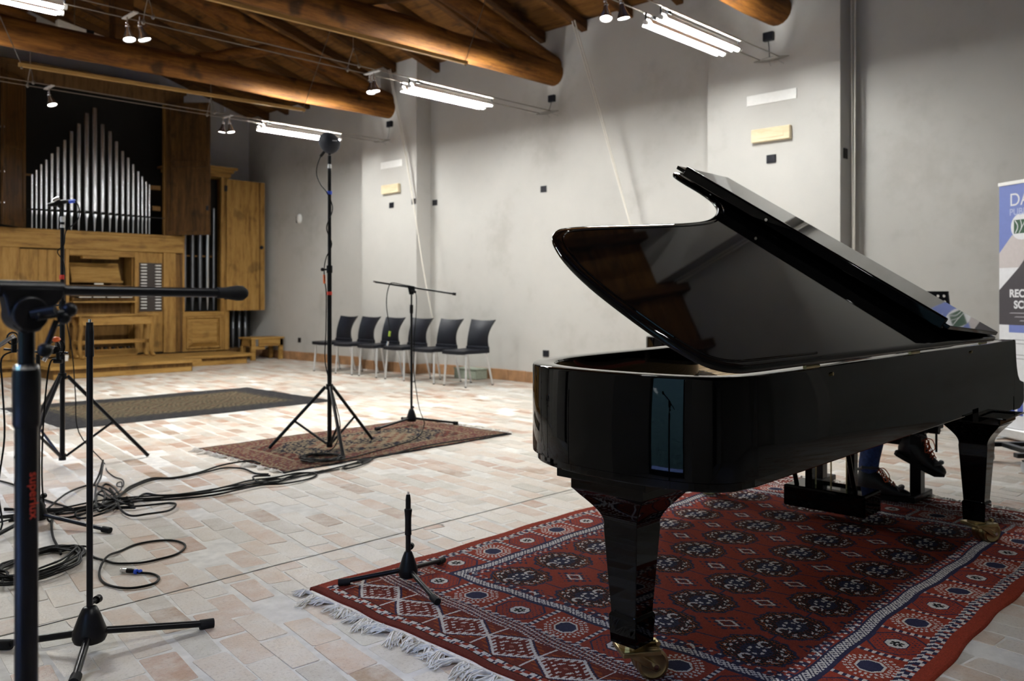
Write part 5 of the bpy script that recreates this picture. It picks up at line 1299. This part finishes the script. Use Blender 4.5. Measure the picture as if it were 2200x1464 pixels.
# ================================================================== CHAIRS ALONG THE RIGHT WALL
def sheet(c, fn, nu, nv, th):
    """double-sided curved shell: fn(u,v)->(point, normal)"""
    top, bot = [], []
    for i in range(nu + 1):
        for j in range(nv + 1):
            p, n_ = fn(i / nu, j / nv); p = Vector(p); n_ = Vector(n_).normalized()
            top.append(p + n_ * th / 2); bot.append(p - n_ * th / 2)
    W = nv + 1; o = len(top); fs = []
    for i in range(nu):
        for j in range(nv):
            a = i * W + j; fs += [(a, a + 1, a + W + 1, a + W), (o + a, o + a + W, o + a + W + 1, o + a + 1)]
    for i in range(nu):
        for j in (0, nv): a = i * W + j; fs.append((a, a + W, o + a + W, o + a))
    for j in range(nv):
        for i in (0, nu): a = i * W + j; fs.append((a, a + 1, o + a + 1, o + a))
    c.add(top + bot, fs)
YC = [7.936, 8.549, 9.17, 9.785, 10.375, 10.956]
CLAB = ['chair nearest the piano', 'second chair from the piano', 'chair directly behind the boom stand pole', 'chair behind the green tagged cable', 'second chair from the organ end', 'chair at the organ end behind the tall stand']
def make_chair(x, y):
    T = thing('stacking_chair', '', 'chair', (x, y, 0), 'black plastic chairs along the right wall')
    # local: front towards -X
    def seat(u, v):
        a, b_ = u - .5, v - .5
        return (x - .02 + a * .44, y + b_ * (.44 - .03 * (u < .5)), .445 - .018 * math.cos(a * 2.4) * math.cos(b_ * 2.6) + .018 * max(0, -a) * 0 - .05 * max(0, -a - .36)), (0, 0, 1)
    c = MB(); sheet(c, seat, 8, 8, .045); c.build('seat', CHAIRP, T, smooth=True, angle=.9)
    def back(u, v):
        b_ = (v - .5) * 2; h = .47 + u * .375
        half = .205 - .022 * math.sin(u * math.pi) + .020 * u ** 3
        xx = x + .205 + .10 * u ** 1.5 - .045 * (1 - b_ * b_) * 0 + .035 * (1 - b_ * b_) - .03 * math.sin(u * math.pi)
        zz = h - .014 * (1 - b_ * b_) * u
        return (xx, y + b_ * half, zz), (-1, 0, .15)
    c = MB(); sheet(c, back, 10, 8, .016); c.build('backrest', CHAIRP, T, smooth=True, angle=.9)
    c = MB(); c.box(x + .17, x + .225, y - .20, y + .20, .425, .50); c.build('back_joint', CHAIRP, T, bevel=.012)
    for sx, sy in ((-1, -1), (-1, 1), (1, -1), (1, 1)):
        tx, ty = x + (-.18 if sx < 0 else .17), y + sy * .185; fx, fy = x + (-.205 if sx < 0 else .27), y + sy * .205
        c = MB(); c.tube([(tx, ty, .43), (tx * .5 + fx * .5, ty * .5 + fy * .5, .215), (fx, fy, .006)], .0145, 10, radii=[.0165, .0150, .0125]); L = c.build('leg', ALU, T, smooth=True)
        c = MB(); c.cyl((fx, fy, .0), (fx, fy, .012), .0145, n=10); c.build('glide', BLACKP, L, smooth=True)
    return T
proto = make_chair(7.37, YC[0])
for i, yc in enumerate(YC):
    lab = 'black plastic chair with pale metal legs, ' + CLAB[i]
    if i == 0: proto['label'] = lab
    else: copy_tree(proto, (7.37, yc, 0), lab)
T = thing('storage_box', 'small pale green box on the floor behind the chairs', 'box', (8.05, 8.55, 0))
GRN = plain('pale_green_plastic', (.30, .34, .27), .6)
c = MB(); c.box(7.93, 8.15, 8.35, 8.80, .001, .13); c.build('body', GRN, T, bevel=.012)
c = MB(); c.box(7.92, 8.16, 8.34, 8.81, .13, .15); c.build('cover', GRN, T, bevel=.008)

# ================================================================== ROLL-UP BANNER
bx0, by0 = 7.70, 1.90
BU = Vector((-.55, -.835, 0)).normalized(); BN = Vector((BU.y, -BU.x, 0)); BN = BN if BN.x < 0 else -BN
T = thing('roll_up_banner', 'blue, white and dark roll-up banner by the right wall', 'banner', (bx0, by0, 0))
def BA(u, z, n_=0.0): p = Vector((bx0, by0, z)) + BU * u + BN * n_; return (p.x, p.y, p.z)
BW_ = .85
def flatm(nm, col): return plain(nm, col, .55, var=.04)
MB_BLUE, MB_WHITE, MB_DARK, MB_GREY, MB_GREEN, MB_FLESH = flatm('print_blue', (.145, .19, .47)), flatm('print_white', (.70, .70, .72)), flatm('print_dark', (.045, .038, .045)), flatm('print_grey', (.30, .29, .31)), flatm('print_green', (.022, .075, .035)), flatm('print_pale', (.52, .47, .46))
def quad(name, pts, mat, n_, th=.0004, parent=T):
    c = MB(); c.prism(pts, lambda u, z: BA(u, z, n_), lambda u, z: BA(u, z, n_ + th)); return c.build(name, mat, parent)
sheet_ = quad('sheet', [(0, .09), (BW_, .09), (BW_, 2.05), (0, 2.05)], MB_WHITE, -.001, .001)
quad('print_top', [(0, 1.50), (.13, 1.64), (.60, 2.045), (0, 2.045)], MB_BLUE, .0002, parent=sheet_); quad('print_top', [(.13, 1.64), (BW_, 1.64), (BW_, 2.045), (.60, 2.045)], MB_BLUE, .0002, parent=sheet_)
quad('print_photo', [(0, 1.38), (.20, 1.38), (.42, 1.64), (.13, 1.64), (0, 1.50)], MB_FLESH, .0003, parent=sheet_)
quad('print_photo', [(.20, 1.38), (BW_, 1.38), (BW_, 1.64), (.42, 1.64)], MB_DARK, .0003, parent=sheet_)
quad('print_dark', [(0, 1.20), (.20, 1.38), (BW_, 1.38), (BW_, .92), (0, .92)], MB_DARK, .0003, parent=sheet_)
for i in range(4): quad('print_key', [(.12 + .05 * i, 1.02 - .03 * i), (BW_, 1.02 - .03 * i), (BW_, 1.012 - .03 * i), (.10 + .05 * i, 1.012 - .03 * i)], MB_GREY, .0006, parent=sheet_)
quad('print_blue_bar', [(.10, .86), (.35, .86), (.42, .92), (.10, .92)], MB_BLUE, .0005, parent=sheet_)
for z in (.80, .77, .68, .65): quad('print_line', [(.14, z), (BW_ - .1, z), (BW_ - .1, z + .006), (.14, z + .006)], MB_GREY, .0005, parent=sheet_)
c = MB(); q = Vector(BA(.225, 1.705, .0006)); n_ = 36
pts = [(.225 + .105 * math.cos(2 * math.pi * i / n_), 1.705 + .105 * math.sin(2 * math.pi * i / n_)) for i in range(n_)]
quad('logo_disc', pts, MB_WHITE, .0007, parent=sheet_)
quad('logo_square', [(.15, 1.65), (.32, 1.65), (.32, 1.76), (.15, 1.76)], MB_GREEN, .0012, parent=sheet_)
def stroke(nm, P, w, n_, mat):
    c = MB(); P = [Vector(p) for p in spline([(a, b_, 0) for a, b_ in P], 5)]; vs_ = []
    for i, p in enumerate(P):
        t_ = (P[min(i + 1, len(P) - 1)] - P[max(i - 1, 0)]).normalized(); nn = Vector((-t_.y, t_.x, 0)) * w
        vs_ += [BA(p.x + nn.x, p.y + nn.y, n_), BA(p.x - nn.x, p.y - nn.y, n_)]
    c.add(vs_, [(2 * i, 2 * i + 1, 2 * i + 3, 2 * i + 2) for i in range(len(P) - 1)]); c.build(nm, mat, sheet_)
stroke('logo_stroke', [(.16, 1.757), (.185, 1.72), (.185, 1.69), (.165, 1.655)], .004, .0017, MB_WHITE)
stroke('logo_stroke', [(.20, 1.652), (.23, 1.70), (.27, 1.757)], .003, .0017, MB_WHITE)
stroke('logo_stroke', [(.215, 1.757), (.225, 1.72), (.222, 1.68)], .003, .0017, MB_WHITE)
quad('badge', [(.10, .20), (.24, .20), (.24, .34), (.10, .34)], flatm('print_badge_blue', (.06, .09, .36)), .0007, parent=sheet_)
def text(body, u, z, size, mat, bold=0.0, n_=.0016):
    fc = bpy.data.curves.new('lettering', 'FONT'); fc.body = body; fc.size = size; fc.offset = bold; fc.extrude = .0002
    fc.materials.append(mat); o = font_mesh(fc); o.parent = sheet_
    M_ = Matrix((( BU.x, 0, BN.x), (BU.y, 0, BN.y), (0, 1, 0))).to_4x4()
    o.matrix_local = Matrix.Translation(Vector(BA(u, z, n_)) - Vector((bx0, by0, 0))) @ M_
text('DA', .105, 1.875, .145, MB_WHITE, .0); text('PUBLI', .105, 1.80, .075, flatm('print_pale_blue', (.38, .42, .62)), .001)
text('RECO', .105, 1.145, .085, MB_WHITE, .003); text('SCO', .15, 1.055, .085, MB_WHITE, .003); text('f', .15, .205, .19, MB_WHITE, .004)
c = MB(); c.prism([(-.005, 2.045), (BW_ + .005, 2.045), (BW_ + .005, 2.075), (-.005, 2.075)], lambda u, z: BA(u, z, -.01), lambda u, z: BA(u, z, .01)); c.build('top_rail', WHITE, T, bevel=.004)
c = MB(); c.prism([(-.02, .012), (BW_ + .02, .012), (BW_ + .02, .095), (-.02, .095)], lambda u, z: BA(u, z, -.05), lambda u, z: BA(u, z, .045)); c.build('base', ALU, T, bevel=.012)
for u in (.08, BW_ - .08):
    c = MB(); c.prism([(u - .02, .0), (u + .02, .0), (u + .02, .012), (u - .02, .012)], lambda u, z: BA(u, z, -.12), lambda u, z: BA(u, z, .12)); c.build('foot', ALU, T, bevel=.003)
c = MB(); c.cyl(BA(BW_ / 2, .09, -.03), BA(BW_ / 2, 2.05, -.015), .010); c.build('back_pole', ALU, T, smooth=True)

# ================================================================== MUSIC STAND behind the lid
mx_, my_ = 7.66, 2.47
T = thing('music_stand', 'black perforated music stand rising behind the piano lid', 'music stand', (mx_, my_, 0))
mu = Vector((C_, -S_, 0)); mn = Vector((S_, C_, 0))
def MSP(u, v, n_=0.0):
    p = Vector((mx_, my_, .875)) + mu * u + Vector((0, 0, 1)) * v * .97 + mn * (v * .22 + n_); return (p.x, p.y, p.z)
cell, ncol, nrow = .052, 9, 6
c = MB()
for i in range(ncol):
    for j in range(nrow):
        u0, v0 = -.234 + i * cell, j * cell; cu, cv = u0 + cell / 2, v0 + cell / 2; k8 = 8
        outer = [(u0 + cell, cv), (u0 + cell, v0 + cell), (cu, v0 + cell), (u0, v0 + cell), (u0, cv), (u0, v0), (cu, v0), (u0 + cell, v0)]
        inner = [(cu + .013 * math.cos(q * math.pi / 4), cv + .013 * math.sin(q * math.pi / 4)) for q in range(8)]
        for n_ in (0, .002):
            c.add([MSP(*p, n_) for p in outer + inner], [(q, (q + 1) % 8, 8 + (q + 1) % 8, 8 + q) for q in range(8)])
c.build('desk', BLACKM, T, fixn=False)
def frame(c):
    P = [(-.242, -.01), (.242, -.01), (.242, .32), (-.242, .32)]
    for a, b_ in zip(P, P[1:] + P[:1]): c.cyl(MSP(*a), MSP(*b_), .009, n=8)
    for a in P: c.sphere(MSP(*a), .0115, 8)
part(T, 'desk_frame', frame, BLACKM)
part(T, 'ledge', lambda c: c.prism([(-.24, -.005), (.24, -.005), (.24, .002), (-.24, .002)], lambda u, v: MSP(u, v, 0), lambda u, v: MSP(u, v, -.06)), BLACKM, smooth=False)
part(T, 'pole', lambda c: c.cyl((mx_, my_, .02), MSP(0, .10, .02), .011), BLACKM)
part(T, 'base', lambda c: c.lathe([(.13, .001), (.13, .012), (.02, .026), (.012, .05)], 24, Matrix.Translation((mx_, my_, 0))), BLACKM)
part(T, 'head', lambda c: c.sphere(MSP(0, .10, .02), .022), BLACKP)

# ================================================================== LOW WHEELED BASE at the right picture edge
dx_, dy_ = 6.22, 1.36
T = thing('wheeled_base', 'low black trolley with grey wheels at the right picture edge', 'trolley', (dx_, dy_, 0))
def DP(u, n_, z): return (dx_ + C_ * u + S_ * n_, dy_ - S_ * u + C_ * n_, z)
for nm, pts in (('front_bar', [(-.09, -.02), (.55, -.02), (.55, .03), (-.09, .03)]), ('rear_bar', [(-.09, .40), (.55, .40), (.55, .45), (-.09, .45)]), ('side_bar', [(.50, .03), (.55, .03), (.55, .40), (.50, .40)]), ('side_bar', [(.05, .03), (.10, .03), (.10, .40), (.05, .40)])):
    c = MB(); c.prism(pts, lambda u, n_: DP(u, n_, .105), lambda u, n_: DP(u, n_, .135)); c.build(nm, BLACKM, T, bevel=.005)
for u, n_ in ((-.03, .005), (.52, .005), (-.03, .425), (.52, .425)):
    q = MB(); a_, b_ = Vector(DP(u, n_, .042)), Vector(DP(u + .024, n_, .042)); q.cyl(a_, b_, .042, n=20); w = q.build('wheel', plain('grey_tyre', (.30, .30, .31), .6), T, smooth=True)
    part(T, 'wheel_fork', lambda c: (c.cyl(DP(u + .012, n_, .084), DP(u + .012, n_, .106), .014), c.prism([(u - .006, -.02), (u + .030, -.02), (u + .030, .02), (u - .006, .02)], lambda a, b2: DP(a, n_ + b2, .078), lambda a, b2: DP(a, n_ + b2, .088))), BLACKP, smooth=False)

# ================================================================== PIANO BENCH
T = thing('piano_bench', 'black adjustable piano bench with two T-shaped legs behind the piano', 'bench', (4.98, 1.92, 0))
LEATHER = plain('black_leather', (.010, .010, .011), .42, var=.2, nscale=70, bmp=.2)
c = MB(); c.box(4.80, 5.16, 1.53, 2.32, .445, .50); c.build('cushion', LEATHER, T, bevel=.02, seg=3)
c = MB(); c.box(4.82, 5.14, 1.55, 2.30, .40, .446); c.build('seat_frame', BLACKM, T, bevel=.004)
for y_ in (1.64, 2.20):
    c = MB(); c.box(4.945, 5.015, y_ - .03, y_ + .03, .045, .405); L = c.build('leg', BLACKM, T, bevel=.004)
    c = MB(); c.box(4.83, 5.13, y_ - .035, y_ + .035, .013, .047); c.build('foot', BLACKM, L, bevel=.006)
c = MB(); c.box(4.96, 5.00, 1.67, 2.17, .305, .345); c.build('cross_bar', BLACKM, T, bevel=.004)
part(T, 'height_knob', lambda c: (c.cyl((4.90, 1.50, .42), (4.90, 1.55, .42), .022), c.cyl((4.90, 1.515, .30), (4.90, 1.515, .42), .006)), BLACKP)

# ================================================================== SEATED PERSON (only the crossed legs show below the piano)
def skin(name, chain, mat, parent, root=0, sub=2):
    """chain: list of (point, radius) branches [(pts, radii, attach_index)]"""
    bm = bmesh.new(); ly = bm.verts.layers.skin.verify(); V = []
    for pts, rad, att in chain:
        prev = V[att] if att is not None else None
        for p, r in zip(pts, rad):
            v_ = bm.verts.new(Vector(p) - Vector(parent.location)); v_[ly].radius = (r, r) if not isinstance(r, tuple) else r; V.append(v_)
            if prev is not None: bm.edges.new((prev, v_))
            prev = v_
    V[root][ly].use_root = True
    me = bpy.data.meshes.new(name); bm.to_mesh(me); bm.free(); me.materials.append(mat)
    o = bpy.data.objects.new(name, me); COL.objects.link(o); o.parent = parent
    s_ = o.modifiers.new('skin', 'SKIN'); s_.use_smooth_shade = True
    d = o.modifiers.new('subdivision', 'SUBSURF'); d.levels = sub; d.render_levels = sub
    return o
PX, PY = 4.98, 2.12
T = thing('person', 'seated person in blue jeans and black shoes with orange laces behind the piano', 'person', (PX, PY, .50))
hip = (PX, PY, .585)
LH, LK, LA = (PX - .09, PY - .03, .575), (4.86, 1.80, .53), (4.825, 1.855, .12)          # standing leg
RH, RK, RA = (PX + .09, PY - .03, .585), (5.00, 1.70, .64), (4.985, 1.665, .335)         # crossed leg
head = (PX - .02, PY - .17, 1.165)
# body: one continuous figure
body = skin('body', [
    ([(PX, PY, .60), (PX, PY - .005, .72), (PX, PY - .03, .86), (PX, PY - .06, .98), (PX - .005, PY - .10, 1.04), (PX - .01, PY - .135, 1.09), (PX - .015, PY - .15, 1.15), (PX - .02, PY - .155, 1.215)], [.13, .12, .13, .12, .055, .05, .082, .070], None),
    ([(PX - .17, PY - .07, .97), (PX - .24, PY - .10, .78), (PX - .17, PY - .30, .66), (PX - .13, PY - .37, .655)], [.062, .050, .036, .030], 3),
    ([(PX + .17, PY - .07, .97), (PX + .25, PY - .10, .78), (PX + .17, PY - .30, .70), (PX + .12, PY - .37, .69)], [.062, .050, .036, .030], 3),
    ([LH, LK, ((LK[0] + LA[0]) / 2, (LK[1] + LA[1]) / 2, .33), LA], [.085, .060, .052, .036], 0),
    ([RH, RK, (4.995, 1.685, .48), RA], [.085, .060, .052, .036], 0)], SKIN, T)
for nm, (hx, hy, hz), sg in (('left', (PX - .13, PY - .37, .655), 1), ('right', (PX + .12, PY - .37, .69), -1)):
    hd = skin('hand', [([(hx, hy, hz), (hx, hy - .045, hz - .005), (hx, hy - .085, hz - .012)], [(.028, .015), (.036, .015), (.034, .013)], None)] +
              [([(hx + k_ * .018, hy - .10, hz - .014), (hx + k_ * .020, hy - .10 - ln * .5, hz - .020), (hx + k_ * .020, hy - .10 - ln * .85, hz - .042)], [.0092, .0085, .0075], 2) for k_, ln in ((-1.5, .055), (-.5, .075), (.5, .080), (1.5, .070))] +
              [([(hx + sg * .038, hy - .050, hz - .008), (hx + sg * .052, hy - .080, hz - .020)], [.0105, .009], 1)], SKIN, body, sub=1) if False else None
    hd = MB()
    hd.tube(spline([(hx, hy + .01, hz), (hx, hy - .03, hz - .002), (hx, hy - .07, hz - .008), (hx, hy - .09, hz - .012)], 3), .03, 12, radii=[.022 + .012 * math.sin(i / 9 * 2.6) for i in range(10)])
    for k_, ln in ((-1.5, .058), (-.5, .074), (.5, .080), (1.5, .070)):
        hd.tube(spline([(hx + k_ * .017, hy - .075, hz - .010), (hx + k_ * .019, hy - .09 - ln * .45, hz - .012), (hx + k_ * .020, hy - .09 - ln * .8, hz - .030), (hx + k_ * .020, hy - .09 - ln * .9, hz - .048)], 3), .0085, 8)
    hd.tube(spline([(hx + sg * .024, hy - .03, hz - .004), (hx + sg * .048, hy - .06, hz - .012), (hx + sg * .055, hy - .09, hz - .026)], 3), .0095, 8)
    hd.build('hand', SKIN, T, smooth=True, angle=1.2)
fx_, fy_, fz_ = head[0], PY - .155, 1.17
part(T, 'face', lambda c: (c.sphere((fx_, fy_ - .015, fz_), .085, 18, (.86, 1.0, 1.22)), c.sphere((fx_, fy_ - .105, fz_ - .012), .016, 10, (.8, 1.1, 1.4)), c.sphere((fx_, fy_ - .092, fz_ - .055), .020, 10, (1.3, .5, .45)), c.sphere((fx_ - .078, fy_, fz_ - .005), .020, 10, (.45, .9, 1.4)), c.sphere((fx_ + .078, fy_, fz_ - .005), .020, 10, (.45, .9, 1.4))), SKIN, kind='stuff')
part(T, 'eyes', lambda c: (c.sphere((fx_ - .030, fy_ - .088, fz_ + .012), .011, 10), c.sphere((fx_ + .030, fy_ - .088, fz_ + .012), .011, 10)), HAIR, kind='stuff')
part(T, 'hair', lambda c: c.sphere((fx_, fy_ + .008, fz_ + .032), .092, 18, (.93, 1.02, 1.02)), HAIR)
skin('sweater', [([(PX, PY, .585), (PX, PY - .005, .72), (PX, PY - .03, .86), (PX, PY - .06, .985), (PX - .005, PY - .095, 1.04)], [.150, .138, .150, .140, .070], None),
                 ([(PX - .18, PY - .07, .97), (PX - .255, PY - .10, .78), (PX - .18, PY - .285, .668)], [.075, .062, .044], 3), ([(PX + .18, PY - .07, .97), (PX + .265, PY - .10, .78), (PX + .18, PY - .285, .705)], [.075, .062, .044], 3)], SWEATER, T)
skin('trousers', [([(PX, PY + .01, .60), (PX, PY, .66)], [.145, .135], None), ([LH, LK, (4.843, 1.828, .36), (4.828, 1.852, .20), (4.826, 1.855, .135)], [.098, .074, .062, .056, .058], 0), ([RH, RK, (5.0, 1.69, .50), (4.99, 1.672, .40), (4.986, 1.667, .355)], [.098, .074, .062, .055, .057], 0)], JEANS, T)
def shoe(ank, dirv, pitch, nm='shoe'):
    """ank = ankle point, dirv = heading of the toe, pitch = how far the toe points down"""
    d = Vector((dirv[0], dirv[1], 0)).normalized(); s_ = Vector((-d.y, d.x, 0)); A_ = Vector(ank)
    f = (d * math.cos(pitch) + Vector((0, 0, -math.sin(pitch)))); up = (Vector((0, 0, 1)) * math.cos(pitch) + d * math.sin(pitch))
    P = lambda a, b_, z: A_ + f * a + s_ * b_ + up * z
    c = MB(); N_ = 14; secs = []
    for a, w, zb, zt in ((-.065, .020, -.085, -.03), (-.055, .036, -.105, .035), (-.02, .042, -.110, .055), (.03, .042, -.110, .038), (.075, .042, -.110, -.005), (.12, .046, -.110, -.035), (.165, .044, -.109, -.052), (.198, .032, -.105, -.066), (.212, .012, -.098, -.078)):
        secs.append([P(a, w * math.cos(2 * math.pi * j / N_), (zb + zt) / 2 + (zt - zb) / 2 * math.sin(2 * math.pi * j / N_)) for j in range(N_)])
    vs_ = [p for s2 in secs for p in s2]; fs = [(i * N_ + j, i * N_ + (j + 1) % N_, (i + 1) * N_ + (j + 1) % N_, (i + 1) * N_ + j) for i in range(len(secs) - 1) for j in range(N_)] + [tuple(range(N_)), tuple(range((len(secs) - 1) * N_, len(secs) * N_))]
    c.add(vs_, fs); o = c.build(nm, SHOE, T, smooth=True, angle=1.2)
    ol = [(-.068, .022), (-.05, .038), (0, .043), (.06, .043), (.13, .048), (.18, .040), (.208, .022), (.215, 0), (.208, -.022), (.18, -.040), (.13, -.048), (.06, -.043), (0, -.043), (-.05, -.038), (-.068, -.022)]
    c = MB(); c.prism(ol, lambda a, b_: P(a, b_, -.122 + (.012 if a > .18 else 0)), lambda a, b_: P(a, b_, -.098)); c.build('sole', RUBBER, o)
    c = MB(); c.tube([P(-.055, 0, .03), P(-.03, .040, .05), P(.02, .040, .052), P(.045, 0, .045), P(.02, -.040, .052), P(-.03, -.040, .05), P(-.055, 0, .03)], .010, 8); c.build('collar', SHOEG, o, smooth=True)
    c = MB(); c.tube([P(.150 + .02 * math.cos(q), .044 * math.sin(q), -.058 + .012 * math.cos(q)) for q in [(-1.4 + .28 * i) for i in range(11)]], .012, 8); c.build('toe_cap', SHOEG, o, smooth=True)
    for i in range(5):
        a = .045 + i * .018; z = .040 - i * .016
        c = MB(); c.tube([P(a, -.026, z - .014), P(a + .006, 0, z + .002), P(a + .014, .026, z - .018)], .0030, 6); c.build('lace', LACE, o, smooth=True)
        c = MB(); c.tube([P(a, .026, z - .014), P(a + .006, 0, z + .003), P(a + .014, -.026, z - .018)], .0030, 6); c.build('lace', LACE, o, smooth=True)
    for sg in (-1, 1):
        c = MB(); c.tube(spline([P(.05, 0, .045), P(.075, sg * .03, .040), P(.10, sg * .042, .0), P(.085, sg * .036, -.02), P(.06, sg * .02, .035)], 4), .0028, 6); c.build('bow', LACE, o, smooth=True)
shoe((4.822, 1.845, .135), (.03, -.12), 0.0); shoe((4.985, 1.655, .335), (-.01, -.12), .38)
